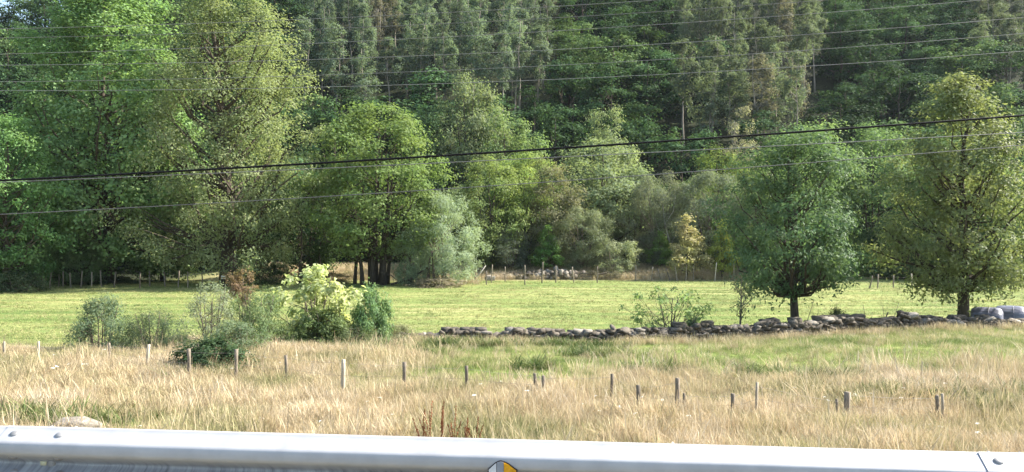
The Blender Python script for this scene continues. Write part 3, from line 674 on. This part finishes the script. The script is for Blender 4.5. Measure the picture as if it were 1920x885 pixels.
near_posts = [(8, 640, 668, .045, .0), (72, 640, 670, .04, .02), (205, 643, 676, .04, 0), (275, 646, 692, .05, .12), (354, 654, 705, .055, .0), (442, 655, 708, .055, .02), (537, 666, 712, .045, 0), (642, 674, 732, .06, .06), (758, 679, 726, .055, 0),
              (875, 686, 730, .05, .01), (1003, 700, 738, .045, 0), (1019, 704, 744, .05, 0), (1147, 701, 752, .045, .02), (1197, 722, 768, .055, 0), (1270, 709, 772, .055, 0), (1283, 737, 774, .035, 0), (1372, 738, 776, .05, .08),
              (1418, 717, 776, .035, .03), (1569, 748, 782, .035, 0), (1587, 735, 784, .075, .06), (1757, 741, 788, .045, 0), (1767, 738, 792, .03, 0)]
rows = []
for i, (px, top, bot, r, lean) in enumerate(near_posts):
    Y = (CAM_Z + 1.72) * F / (bot + 9 - 442.5)
    for _ in range(6):
        X = X_at(px, Y); Y = (CAM_Z - float(gz(X, Y))) * F / (bot + 9 - 442.5)
    rows.append((X, Y, Z_at(top, Y) - float(gz(X, Y)), r * .75, lean * .6, POST_PALE if px in (275, 642, 1418, 1767, 8, 72) else POST_WOOD, px in (642, 1270, 1587, 1418)))
fence('wire_fence', 'weathered wooden stake fence standing in the dry grass behind the rail', rows, (0.55, 0.9))
def far_rows(lst, r=.06):
    out = []
    for px, top, bot, lean in lst:
        Y = 78.0
        for _ in range(8):
            X = X_at(px, Y); Y = min(90.0, (CAM_Z - float(gz(X, Y))) * F / max(bot - 442.5, 40))
        X = X_at(px, Y); out.append((X, Y, Z_at(top, Y) - float(gz(X, Y)), r, lean, POST_WOOD if rgp.rand() < .85 else POST_PALE, False))
    return out
fence('wire_fence', 'thin stake fence across the gap between the two wall trees', far_rows([(1566, 514, 541, 0), (1630, 517, 541, .25), (1646, 514, 541, 0), (1675, 516, 541, 0), (1711, 513, 541, -.08), (1760, 514, 542, 0), (1840, 514, 542, 0), (1905, 514, 542, 0)], .055), (.45, .85))
fence('wire_fence', 'stake fence on the dry bank around the golden and lime young trees', far_rows([(1192, 497, 525, 0), (1222, 500, 525, .05), (1240, 503, 525, -.3), (1256, 503, 526, -.3), (1270, 498, 527, -.15), (1286, 496, 527, .05), (1300, 498, 527, 0), (1340, 492, 527, .1), (1376, 494, 527, 0), (1420, 496, 527, 0)], .05), (.45, .9))
fence('wire_fence', 'stake fence left of and behind the far rubble heap', far_rows([(868, 500, 532, 0), (890, 505, 530, .1), (912, 508, 534, 0), (921, 496, 522, .06), (947, 500, 523, 0), (984, 497, 518, 0), (1016, 491, 515, .05), (1042, 498, 514, 0), (1076, 500, 514, -.1), (1120, 499, 514, 0)], .055), (.5, .9))
fence('stake_fence', 'dark stake fence in the shade under the left towering tree', far_rows([(x, 507 + (i * 7) % 5, 540 - (i * 3) % 4, ((i * 5) % 7 - 3) * .03) for i, x in enumerate([45, 58, 66, 80, 93, 110, 119, 133, 152, 172, 190, 214, 262, 281, 310, 334, 352, 380])], .055), (.5, .85))
# dark stems of young trees under the many-stemmed tree
for i, (px, Yt, top, lab) in enumerate([(560, 71, 430, 'leftmost thin dark stem'), (603, 73, 430, 'second thin dark stem from the left'), (665, 72, 420, 'straight dark stem left of the stem cluster'),
                                   (772, 70, 440, 'slightly leaning dark stem above the fallen limb'), (802, 69, 470, 'dark stem at the left foot of the pale willow'), (815, 68.5, 470, 'dark stem at the right foot of the pale willow')]):
    sticks('stem', lab + ' at the wood edge', 'tree', px, Yt, [([(0, 0, -.2), (.1 * (-1) ** i, 0, 1.4), (.25 * (-1) ** i, .1, 3.0), (.2, .2, Z_at(top, Yt) + 2.75)], .15 if i != 2 else .2)], BARK)

# ------------------------------------------------------------------ dry stone wall
def stone_mesh(seed):
    rg = np.random.RandomState(seed)
    g = np.linspace(-1, 1, 3); V = []; idx = {}
    for a in range(3):
        for b in range(3):
            for c in range(3):
                if a == b == c == 1: continue
                v = np.array([g[a], g[b], g[c]]); m = abs(v).sum()
                v = v * (1.0 if m <= 1 else (0.97 if m <= 2 else 0.92)) + rg.normal(size=3) * 0.17
                idx[a, b, c] = len(V); V.append(v)
    Q = []
    for ax in range(3):
        for sd in (0, 2):
            for p in range(2):
                for q in range(2):
                    f = []
                    for dp, dq in ((0, 0), (1, 0), (1, 1), (0, 1)):
                        t = [0, 0, 0]; o_ = [x for x in range(3) if x != ax]; t[ax] = sd; t[o_[0]] = p + dp; t[o_[1]] = q + dq; f.append(idx[tuple(t)])
                    if (sd == 0) ^ (ax == 1): f = f[::-1]
                    Q.append(f)
    return np.array(V), np.array(Q)
st_data = [stone_mesh(200 + i) for i in range(10)]
st_me = [mesh_from('stone', v, [q], STONE) for v, q in st_data]; st_pale = [mesh_from('stone', v, [q], STONE_PALE) for v, q in st_data]
X0, X1 = -7.0, 22.5
wall = empty('stone_wall', (9, float(wall_y(9)), float(gz(9, wall_y(9) - .3)))); tag(wall, 'low dry stone wall running across to the right edge below the two trees', 'wall')
wo = wall.location
def wall_h(X): return .9 * np.interp(X, [-7, -4.2, -2, 0, 3, 6, 10, 14, 16, 19, 22.5], [.2, .32, .42, .46, .5, .55, .6, .62, .5, .3, .26]) +   .05 * math.sin(X * 2.1) + .05 * math.sin(X * 5.3 + 1)
rgs = np.random.RandomState(77); stones = []
hh = 0.0; course = 0
while course < 7:
    x = X0 + rgs.rand() * .2; ch = 0.10
    while x < X1:
        L = rgs.uniform(.14, .36); xc = x + L / 2; z0 = course * ch
        if z0 < wall_h(xc) - .05 + rgs.uniform(-.04, .05):
            y = float(wall_y(xc)); top = z0 + ch >= wall_h(xc) - .05
            stones.append((xc, y - .12 + rgs.normal() * .03 + .02 * course, float(gz(xc, y - .5)) + z0 + ch * .5, L * .55, .17 + rgs.rand() * .06, ch * rgs.uniform(.55, .75) * (1.2 if top else 1), rgs.normal() * .25, rgs.normal() * .18, top))
        x += L * rgs.uniform(.93, 1.02)
    course += 1
stones.sort(key=lambda s: -(s[3] * s[5] / s[1] ** 2 * (1.5 if s[8] else 1)))
core = MB()
for i, (x, y, z, a, b, c, ry, rz_, top) in enumerate(stones):
    if i < 290:
        o = bpy.data.objects.new('stone', (st_pale if rgs.rand() < .16 else st_me)[i % 10]); col.objects.link(o); o.parent = wall
        o.location = Vector((x, y, z)) - wo; o.scale = (a, b, c); o.rotation_euler = (rgs.normal() * .15, ry, rz_ + math.pi * (i % 2))
    else:
        v, q = st_data[i % 10]; core.add(v * [a, b, c] + np.array([x, y, z]) - np.array(wo), q)
for x in np.arange(X0, X1, .33):                      # back face and fill
    y = float(wall_y(x)); z = float(gz(x, y - .5)); H = wall_h(x)
    for zz in np.arange(-.55, H - .1, .2):
        v, q = st_data[rgs.randint(10)]; core.add(v * [.22, .22, .14] + np.array([x + rgs.normal() * .05, y + .28 + rgs.normal() * .04, z + zz + .1]) - np.array(wo), q)
fill = obj('rubble_fill', core.mesh('rubble_fill', STONE), wall); fill['kind'] = 'stuff'
print('stones', len(stones))

# rubble heap across the field
Yh = 79.0; heap = empty('rubble_heap', (X_at(1035, Yh), Yh, float(gz(X_at(1035, Yh), Yh)))); tag(heap, 'heap of pale stones and brush at the far side of the field', 'rubble heap')
ho = heap.location
for i in range(95):
    u = rgs.normal() * .42; u = max(-1, min(1, u)); X = ho.x + u * 4.6; Yq = Yh + rgs.uniform(-.7, 1.3)
    s = rgs.uniform(.10, .26); z = float(gz(X, Yq)) + rgs.rand() * (1 - abs(u)) * .75 + s * .3
    o = bpy.data.objects.new('stone', (st_pale if rgs.rand() < .45 else st_me)[i % 10]); col.objects.link(o); o.parent = heap
    o.location = Vector((X, Yq, z)) - ho; o.scale = (s * 1.2, s, s * .8); o.rotation_euler = (rgs.rand() * 3, rgs.rand() * 3, rgs.rand() * 6)
for i in range(26):
    X = ho.x + rgs.uniform(-5.2, 5); Yq = Yh + rgs.uniform(-.8, 1); z = float(gz(X, Yq)) + rgs.uniform(.05, .6); a = rgs.normal() * .35
    L = rgs.uniform(.7, 1.8); mb = MB(); P = np.array([(-L, 0, -a * L * .5), (0, rgs.normal() * .1, rgs.normal() * .1), (L, 0, a * L * .5)]); P[:, 2] = np.maximum(P[:, 2], -.5)
    mb.tube(P, [.05, .04, .02], 5); o = obj('branch', mb.mesh('branch', TWIG), heap); o.location = Vector((X, Yq, z)) - ho
# grey boulder just behind the rail at the left and a pale stone in the field corner
for lb, px, py, Yb, s, mat in (('pale grey boulder lying in the grass right behind the rail at left', 146, 797, 12.4, (.36, .22, .17), st_pale), ('single pale stone lying left of the wall end', 760, 620, 29.2, (.28, .2, .12), st_pale), ('white stone beside the fence left of the far rubble heap', 919, 522, 77, (.45, .3, .3), st_pale)):
    X = X_at(px, Yb); o = bpy.data.objects.new('boulder', mat[4]); col.objects.link(o); o.scale = s; o.location = (X, Yb, float(gz(X, Yb)) + s[2] * .6); tag(o, lb, 'boulder')

# ------------------------------------------------------------------ wrapped bales
def film():
    m, N, L = new_mat('bale_film'); tc = N.new('ShaderNodeTexCoord')
    n = noise(N, L, mapping(N, L, tc.outputs['Object'], (2.5, 9, 9)), 1.0, 5, .6)
    p = N.new('ShaderNodeBsdfPrincipled'); c = ramp(N, L, n, [(.3, (.06, .06, .085)), (.7, (.2, .2, .26))]); L.new(c, p.inputs['Base Color'])
    p.inputs['Roughness'].default_value = .28; p.inputs['Specular IOR Level'].default_value = .7
    b = N.new('ShaderNodeBump'); b.inputs['Strength'].default_value = .55; b.inputs['Distance'].default_value = .05; L.new(n, b.inputs['Height']); L.new(b.outputs[0], p.inputs['Normal'])
    o = N.new('ShaderNodeOutputMaterial'); L.new(p.outputs[0], o.inputs[0]); return m
FILM = film()
def bale_mesh(seed):
    rg = np.random.RandomState(seed); ax = [(-.62, .05), (-.625, .25), (-.62, .44), (-.58, .54), (-.5, .6), (-.3, .625), (0, .63), (.3, .625), (.5, .6), (.58, .54), (.62, .44), (.625, .25), (.62, .05)]
    k = 28; V = []
    for i, (x, r) in enumerate(ax):
        for q in range(k):
            a = 2 * math.pi * q / k; rr_ = r * (1 + .02 * math.sin(3 * a + seed) + rg.normal() * .008)
            z = rr_ * math.sin(a); z = max(z, -.57); V.append((x + rg.normal() * .006, rr_ * math.cos(a), z))
    n = len(ax); Q = [[i * k + q, i * k + (q + 1) % k, (i + 1) * k + (q + 1) % k, (i + 1) * k + q] for i in range(n - 1) for q in range(k)]
    mb = MB(); mb.add(V, np.array(Q)[:, ::-1]); V2 = [(-.62, 0, 0), (.62, 0, 0)]
    mb.add(V2); base = n * k
    mb.T.append(np.array([[base, q, (q + 1) % k] for q in range(k)] + [[base + 1, (n - 1) * k + (q + 1) % k, (n - 1) * k + q] for q in range(k)]))
    return mb.mesh('wrap', FILM, True)
for i, (px, Yb, lb, rz_) in enumerate([(1850, 35.0, 'nearest wrapped bale in shiny black film right of the tree trunk', -.55), (1895, 35.9, 'middle one of the three wrapped black film bales', -.5), (1948, 36.6, 'rightmost wrapped black bale cut by the right edge', -.6)]):
    X = X_at(px, Yb); z = float(gz(X, Yb)); e = empty('wrapped_bale', (X, Yb, z), rz_); tag(e, lb, 'bale', 'wrapped bales behind the wall')
    b = obj('wrap', bale_mesh(10 + i), e); b.location = (0, 0, .565)
    mb = MB(); a = np.linspace(-.3, math.pi + .3, 24); mb.tube(np.column_stack([.12 + .05 * np.sin(a * 2), .632 * np.cos(a), .565 + .632 * np.sin(a)]), .012, 5); obj('film_edge', mb.mesh('film_edge', FILM, True), e)

# ------------------------------------------------------------------ overhead lines
def wire_line(name, label, pts, Y, r, mat, Xend, group, k=6):
    px = np.array([p[0] for p in pts]); py = np.array([p[1] for p in pts]); c = np.polyfit(px, py, 2)
    X = np.linspace(-Xend, Xend, 61); q = 960 + X / Y * F; Z = Z_at(np.polyval(c, q), Y)
    mb = MB(); mid = np.array([0, Y, Z[30]]); mb.tube(np.column_stack([X, np.zeros(61), Z - Z[30]]), r, k)
    o = obj(name, mb.mesh(name, mat, True), None, None, mid); tag(o, label, 'cable', group)
    return Z[0], Z[-1]
ends = {}
WL = [('lowest of the six thin grey power lines before the hillside', [(0, 170), (640, 163), (1280, 137), (1920, 96)], 41.0),
      ('second lowest of the six thin grey power lines', [(0, 153), (640, 141), (1280, 108), (1920, 63)], 44.0),
      ('third lowest of the six thin grey power lines', [(0, 122), (640, 111), (1280, 79), (1920, 33)], 41.0),
      ('third highest of the six thin grey power lines', [(0, 101), (640, 81), (1280, 41), (1920, -6)], 44.0),
      ('second highest of the six thin grey power lines', [(0, 71), (640, 54), (1280, 18), (1920, -30)], 41.0),
      ('highest of the six thin grey power lines', [(0, 54), (640, 34), (1280, -4), (1920, -55)], 44.0)]
EX = 52.0
for lb, pts, Y in WL: ends[lb] = wire_line('power_line', lb, pts, Y, .0135, CABLE_GREY, EX, 'thin power lines', 5) + (Y,)
NL = [('thick black cable crossing the picture in front of the trees', [(0, 338), (640, 305), (1280, 261), (1920, 217)], 20.0, .026, CABLE),
      ('thinner grey wire just below the thick black cable', [(0, 342), (640, 314), (1280, 283), (1920, 248)], 20.25, .0095, CABLE_GREY),
      ('lowest single wire crossing the picture below the thick cable', [(0, 402), (640, 367), (1280, 323), (1920, 272)], 20.25, .0095, CABLE_GREY)]
NX = 27.0; nends = []
for lb, pts, Y, r, m in NL: nends.append(wire_line('overhead_cable', lb, pts, Y, r, m, NX, 'overhead cables near the road', 8) + (Y,))
for s, nm in ((-1, 'left'), (1, 'right')):
    zs = [e[0 if s < 0 else 1] for e in nends]; X = s * NX; Y = 20.12; z0 = float(gz(X, Y)); e = empty('utility_pole', (X, Y, z0)); tag(e, 'wooden utility pole carrying the near cables beyond the %s edge' % nm, 'utility pole')
    mb = MB(); mb.tube([(0, 0, -.5), (0, 0, 2), (0, 0, max(zs) - z0 + .6)], [.13, .12, .09], 10); obj('shaft', mb.mesh('shaft', POST_WOOD, True), e)
    for q in nends:
        mb = MB(); mb.tube([(0, 0, q[0 if s < 0 else 1] - z0), (0, q[2] - Y, q[0 if s < 0 else 1] - z0)], .03, 6); obj('clamp', mb.mesh('clamp', BARE_STEEL), e)
    zs = [e_[0 if s < 0 else 1] for e_ in ends.values()]; X = s * EX; Y = 42.5; z0 = float(gz(X, Y)); e = empty('power_pole', (X, Y, z0)); tag(e, 'steel power pole carrying the thin lines beyond the %s edge' % nm, 'power pole')
    mb = MB(); mb.tube([(0, 0, -.8), (0, 0, 4), (0, 0, max(zs) - z0 + 1.2)], [.32, .28, .14], 10); obj('shaft', mb.mesh('shaft', BARE_STEEL, True), e)
    for q in ends.values():
        z = q[0 if s < 0 else 1] - z0; mb = MB(); mb.tube([(0, 0, z + .1), (0, q[2] - Y, z)], [.08, .05], 6); obj('arm', mb.mesh('arm', BARE_STEEL), e)

# ------------------------------------------------------------------ grass (uncountable: geometry-node tufts)
def tuft(name, seed, n, h, spread, wid, bend, mat, head=0.0, hvar=.45):
    rg = np.random.RandomState(seed); mb = MB(); m = 4
    for i in range(n):
        a = rg.rand() * 6.28; r = spread * math.sqrt(rg.rand()); b = np.array([r * math.cos(a), r * math.sin(a), -.03])
        H = h * (1 - hvar * rg.rand()); da = rg.rand() * 6.28; bd = bend * H * rg.uniform(.2, 1.3); dirv = np.array([math.cos(da), math.sin(da), 0]); sd = np.array([-dirv[1], dirv[0], 0])
        if rg.rand() < .5: sd = dirv * .4 + sd * .6
        t = np.linspace(0, 1, m); P = b + np.outer(t ** 1.9 * bd, dirv) + np.outer(H * (t - .12 * bend * t ** 2), [0, 0, 1.0])
        wd = wid * rg.uniform(.7, 1.3) * (1 - t) ** .6 + wid * .12
        if head and rg.rand() < .6: wd[2] = wid * head; wd[3] = wid * head * .35
        V = np.vstack([P - sd * wd[:, None] / 2, P + sd * wd[:, None] / 2]); q = np.arange(m - 1)
        mb.add(V, np.stack([q, q + 1, m + q + 1, m + q], -1))
    me = mb.mesh(name, mat); o = bpy.data.objects.new(name, me); return o

def scatter(name, label, cat, protos, P, scale, seed, tilt=.12):
    rg = np.random.RandomState(seed); n = len(P)
    me = bpy.data.meshes.new(name); me.vertices.add(n); me.vertices.foreach_set('co', np.asarray(P, np.float32).ravel())
    a = me.attributes.new('t_rot', 'FLOAT_VECTOR', 'POINT'); a.data.foreach_set('vector', np.column_stack([rg.normal(size=n) * tilt, rg.normal(size=n) * tilt, rg.rand(n) * 6.28]).astype(np.float32).ravel())
    a = me.attributes.new('t_scale', 'FLOAT', 'POINT'); a.data.foreach_set('value', np.asarray(scale, np.float32))
    a = me.attributes.new('t_idx', 'INT', 'POINT'); a.data.foreach_set('value', rg.randint(0, len(protos), n).astype(np.int32))
    c = bpy.data.collections.new(name + '_tufts')
    for p in protos: c.objects.link(p)
    ng = bpy.data.node_groups.new(name, 'GeometryNodeTree'); N, L = ng.nodes, ng.links
    ng.interface.new_socket('Geometry', in_out='INPUT', socket_type='NodeSocketGeometry'); ng.interface.new_socket('Geometry', in_out='OUTPUT', socket_type='NodeSocketGeometry')
    gi, go = N.new('NodeGroupInput'), N.new('NodeGroupOutput')
    ci = N.new('GeometryNodeCollectionInfo'); ci.inputs['Collection'].default_value = c; ci.inputs['Separate Children'].default_value = True; ci.inputs['Reset Children'].default_value = True
    ip = N.new('GeometryNodeInstanceOnPoints'); ip.inputs['Pick Instance'].default_value = True
    def attr(nm, ty):
        q = N.new('GeometryNodeInputNamedAttribute'); q.data_type = ty; q.inputs['Name'].default_value = nm; return q.outputs['Attribute']
    L.new(gi.outputs[0], ip.inputs['Points']); L.new(ci.outputs[0], ip.inputs['Instance'])
    L.new(attr('t_idx', 'INT'), ip.inputs['Instance Index']); L.new(attr('t_rot', 'FLOAT_VECTOR'), ip.inputs['Rotation']); L.new(attr('t_scale', 'FLOAT'), ip.inputs['Scale'])
    L.new(ip.outputs[0], go.inputs[0])
    o = bpy.data.objects.new(name, me); col.objects.link(o); md = o.modifiers.new('tufts', 'NODES'); md.node_group = ng
    tag(o, label, cat, None, 'stuff'); return o

STRAW = grass_mat('straw', [(0.13, (0.17, 0.19, 0.07)), (0.27, (0.36, 0.32, 0.16)), (0.42, (0.47, 0.39, 0.23)), (0.58, (0.55, 0.46, 0.30)), (0.72, (0.40, 0.29, 0.17)), (0.85, (0.60, 0.52, 0.38))], .45)
GRASS = grass_mat('rough_grass', [(0.12, (0.10, 0.15, 0.04)), (0.35, (0.20, 0.25, 0.075)), (0.55, (0.31, 0.31, 0.12)), (0.8, (0.46, 0.40, 0.22))], .6)
MEADOW = grass_mat('meadow_grass', [(0.15, (0.085, 0.14, 0.04)), (0.34, (0.185, 0.23, 0.075)), (0.52, (0.275, 0.29, 0.10)), (0.7, (0.41, 0.37, 0.18))], .5, stretch=(.35, 1.3, 1))
rgg = np.random.RandomState(9)
def wedge(n, y0, y1, half=0.68, extra=2.0):
    Y = np.sqrt(rgg.rand(n) * (y1 ** 2 - y0 ** 2) + y0 ** 2); X = (rgg.rand(n) * 2 - 1) * (half * Y + extra); return X, Y
def ground_pts(X, Y): return np.column_stack([X, Y, gz(X, Y)])
X, Y = wedge(52000, 8.6, 31.5); g = greenness(X, Y); wl = wall_y(X)
lim = wl - .35 + (1 - sstep(-9, -5, X)) * (-5.6 + 2.2 * wobble(X, Y))
dens = vnoise(X, Y, 1.7, 33)
clearing = 1 - .85 * np.exp(-(((X - 9) / 9) ** 2 + ((Y - 26) / 3.2) ** 2))
kd = (Y < lim) & (rgg.rand(len(X)) > g * .97) & (rgg.rand(len(X)) < .45 + .9 * dens)
dry_t = [tuft('dry_tuft', 300 + i, 44, .35, .18, .0045, [.22, .4, .6, .95][i], STRAW, 1.9) for i in range(4)]
sc_ = (.45 + .6 * vnoise(X, Y, 2.6, 35) + .55 * vnoise(X, Y, .8, 37) ** 2) * (.7 + .6 * rgg.rand(len(X)))
scatter('dry_grass', 'tall straw-coloured dry grass between the rail and the bushes', 'grass', dry_t, ground_pts(X[kd], Y[kd]), sc_[kd], 1, .24)
X, Y = wedge(5200, 9.5, 27); ks = (Y < wall_y(X) - 1) & (greenness(X, Y) < .9) & (vnoise(X, Y, 1.2, 71) > .42) & ((X > -6) | (Y < 23))
scatter('seed_stems', 'thin taller seed stems standing above the dry grass', 'grass', [tuft('seed_tuft', 310 + i, 9, .68, .2, .004, [.15, .35, .6][i], STRAW, 3.2, .35) for i in range(3)], ground_pts(X[ks], Y[ks]), .6 + .6 * rgg.rand(ks.sum()), 12, .2)
X, Y = wedge(42000, 11, 33.5); g = greenness(X, Y); wl = wall_y(X); lim = wl - .3 + (1 - sstep(-9, -4, X)) * 2
kg = (Y < lim) & (rgg.rand(len(X)) < .18 * (vnoise(X, Y, 1.5, 61) > .55) + .06 + .9 * g)
gr_t = [tuft('green_tuft', 320 + i, 20, .19, .15, .008, [.4, .7, 1.0][i], GRASS, 0) for i in range(3)]
scatter('rough_grass', 'rough green and yellow grass on the slope before the stone wall', 'grass', gr_t, ground_pts(X[kg], Y[kg]), (.55 + .9 * vnoise(X, Y, 1.9, 36) ** 1.5)[kg] * (.7 + .6 * rgg.rand(kg.sum())), 2)
X, Y = wedge(88000, 23, 79); wl = wall_y(X); km = (Y > wl + .75 - 5.6 * (1 - sstep(-9, -5, X))) & (rgg.rand(len(X)) < np.clip(38 / Y, .35, 1))
me_t = [tuft('mown_tuft', 340 + i, 16, .11, .15, .012, [.6, 1.2, 1.6][i], MEADOW, 0) for i in range(3)]
scatter('mown_grass', 'short bright green mown grass covering the field', 'grass', me_t, ground_pts(X[km], Y[km]), (.6 + .8 * vnoise(X, Y, 1.3, 38))[km] * (.8 + .5 * rgg.rand(km.sum())), 3, .2)
# dry bank grass on the far side and straggly fringe along wall and wood edge
X, Y = wedge(15000, 66, 90, .45); kb = ((Y > 78.0) & (X > -28) & (X < 24)) | ((Y > 66) & (Y < 78.2) & (X < -3) & (X > -14) & (rgg.rand(len(X)) < .6 * sstep(-14, -6, X)) & (Y > 70 - X * .3))
scatter('bank_grass', 'dry beige grass on the far bank under the trees', 'grass', [tuft('bank_tuft', 360 + i, 22, .8, .3, .02, .5, STRAW, 1.5) for i in range(2)], ground_pts(X[kb], Y[kb]), .5 + .6 * rgg.rand(kb.sum()), 4)
n = 2600; Xf = rgg.uniform(-12, 23, n); Yf = wall_y(Xf) - .45 - abs(rgg.normal(size=n)) * .45; kf = rgg.rand(n) < .2 + 1.0 * vnoise(Xf, Yf, 1.4, 41) ** 2
scatter('wall_grass', 'straggling dry grass and weeds along the foot of the stone wall', 'grass', dry_t[:2] + gr_t[:2], ground_pts(Xf[kf], Yf[kf]), .6 + .7 * rgg.rand(kf.sum()), 6)
X, Y = wedge(26000, 12, 27); cx_ = [(X_at(1740, 15.5), 15.5, 1.2, .55), (X_at(1870, 16), 16, 1.3, .4), (X_at(1400, 18.2), 18.2, .9, .4), (X_at(1230, 19.2), 19.2, .6, .4), (X_at(1000, 20), 20, .5, .4), (X_at(1545, 17.6), 17.6, .7, .35),
       (X_at(395, 18.6), 18.6, .9, .5), (X_at(60, 13.4), 13.4, 1.3, .6), (X_at(560, 24.5), 24.5, 1.6, .8), (X_at(700, 23.5), 23.5, 1.3, .7), (X_at(1120, 23), 23, .7, .5), (X_at(860, 26.5), 26.5, 1.5, .7), (X_at(1060, 27), 27, 1.6, .6)]
wk = np.zeros(len(X))
for a_, b_, p_, q_ in cx_: wk = np.maximum(wk, np.exp(-((X - a_) / p_) ** 2 - ((Y - b_) / q_) ** 2))
kw = rgg.rand(len(X)) < .85 * wk * (.4 + vnoise(X, Y, .6, 44))
WEED = grass_mat('weed_green', [(0.12, (0.045, 0.075, 0.02)), (0.4, (0.10, 0.14, 0.04)), (0.65, (0.19, 0.21, 0.075)), (0.85, (0.30, 0.26, 0.13))], .9)
scatter('weeds', 'patches of taller dark green weeds in the dry grass', 'weeds', [tuft('weed_tuft', 380 + i, 22, .42, .16, .014, [.6, 1.0, 1.3][i], WEED, 1.5) for i in range(3)], ground_pts(X[kw], Y[kw]), .6 + .6 * rgg.rand(kw.sum()), 8)
# white flower heads
WHITE = simple_mat('white_petals', (0.7, 0.7, 0.62), (0.85, 0.85, 0.78), 9, .7); STALK = simple_mat('stalk', (.12, .16, .05), (.2, .22, .08), 5, .8)
def umbel(seed):
    rg = np.random.RandomState(seed); mb = MB()
    for i in range(14):
        a = rg.rand() * 6.28; r = .055 * math.sqrt(rg.rand()); c = np.array([r * math.cos(a), r * math.sin(a), .52 + .012 * rg.rand() - r * .15]); s = .014
        mb.add([c + [s, 0, 0], c + [.3 * s, s, .004], c + [-s, .3 * s, 0], c + [-.2 * s, -s, .004]], [[0, 1, 2, 3]])
    q = MB(); mb.tube([(0, 0, 0), (.01, 0, .3), (0, 0, .515)], .003, 4, False)
    me = mb.mesh('umbel', WHITE); me.materials.append(STALK)
    mi = np.zeros(len(me.polygons), np.int32); mi[14:] = 1; me.polygons.foreach_set('material_index', mi); return bpy.data.objects.new('umbel', me)
X, Y = wedge(330, 11, 22); ku = (vnoise(X, Y, 2.2, 51) > .52) & (greenness(X, Y) < .6)
scatter('white_flowers', 'scattered white flower heads among the dry grass', 'flowers', [umbel(1), umbel(2)], ground_pts(X[ku], Y[ku]), .42 + .3 * rgg.rand(ku.sum()), 7, .2)

# rusty dock plants before the rail
DOCK = simple_mat('dock_rust', (0.14, 0.045, 0.018), (0.30, 0.11, 0.045), 20, .85)
rgd = np.random.RandomState(4)
for px, top, lab in ((792, 766, 'leftmost rust-brown dock stalk in the dry grass'), (806, 752, 'second rust-brown dock stalk from the left'), (829, 750, 'tallest rust-brown dock stalk'), (851, 762, 'rust-brown dock stalk right of the tallest'), (874, 778, 'short branching rust-brown dock'), (893, 780, 'rightmost rust-brown dock stalk')):
    Yd = 11.6; X = X_at(px, Yd); z = float(gz(X, Yd)); H = Z_at(top, Yd) - z; e = empty('dock_plant', (X, Yd, z)); tag(e, lab, 'dock', 'rusty dock plants')
    mb = MB(); hd = MB(); nb = 4
    for b in range(nb):
        lean = rgd.normal() * .10 if b else .03; h = H * (1 if b == 0 else rgd.uniform(.6, .9)); P = np.array([(0, 0, 0), (lean * .3, 0, h * .45), (lean, rgd.normal() * .03, h)]); mb.tube(P, [.005, .004, .002], 4)
        m_ = 90; t = .45 + .55 * rgd.rand(m_); c = np.column_stack([np.interp(t, [0, .45, 1], P[:, 0]), np.interp(t, [0, .45, 1], P[:, 1]), t * h]); rad_ = .018 * (1.15 - t); c[:, :2] += rgd.normal(size=(m_, 2)) * rad_[:, None]
        nr = rgd.normal(size=(m_, 3)); nr /= np.linalg.norm(nr, axis=1)[:, None]; leaves_mesh(hd, rgd, c, nr, .017, .8, 0)
    obj('stalk', mb.mesh('stalk', DOCK), e); obj('seed_head', hd.mesh('seed_head', DOCK), e)

# ------------------------------------------------------------------ summer haze in the valley air
hz_ = MB(); hz_.box((0, 150, 72), (326, 276, 78)); m_h, N_, L_ = new_mat('haze'); pv = N_.new('ShaderNodeVolumePrincipled')
pv.inputs['Color'].default_value = (0.78, 0.88, 1.0, 1); pv.inputs['Density'].default_value = 0.00007; pv.inputs['Anisotropy'].default_value = 0.3
oo = N_.new('ShaderNodeOutputMaterial'); L_.new(pv.outputs[0], oo.inputs['Volume'])
haze = obj('haze', hz_.mesh('haze', m_h)); tag(haze, 'thin blue summer haze filling the valley', None, None, 'stuff')
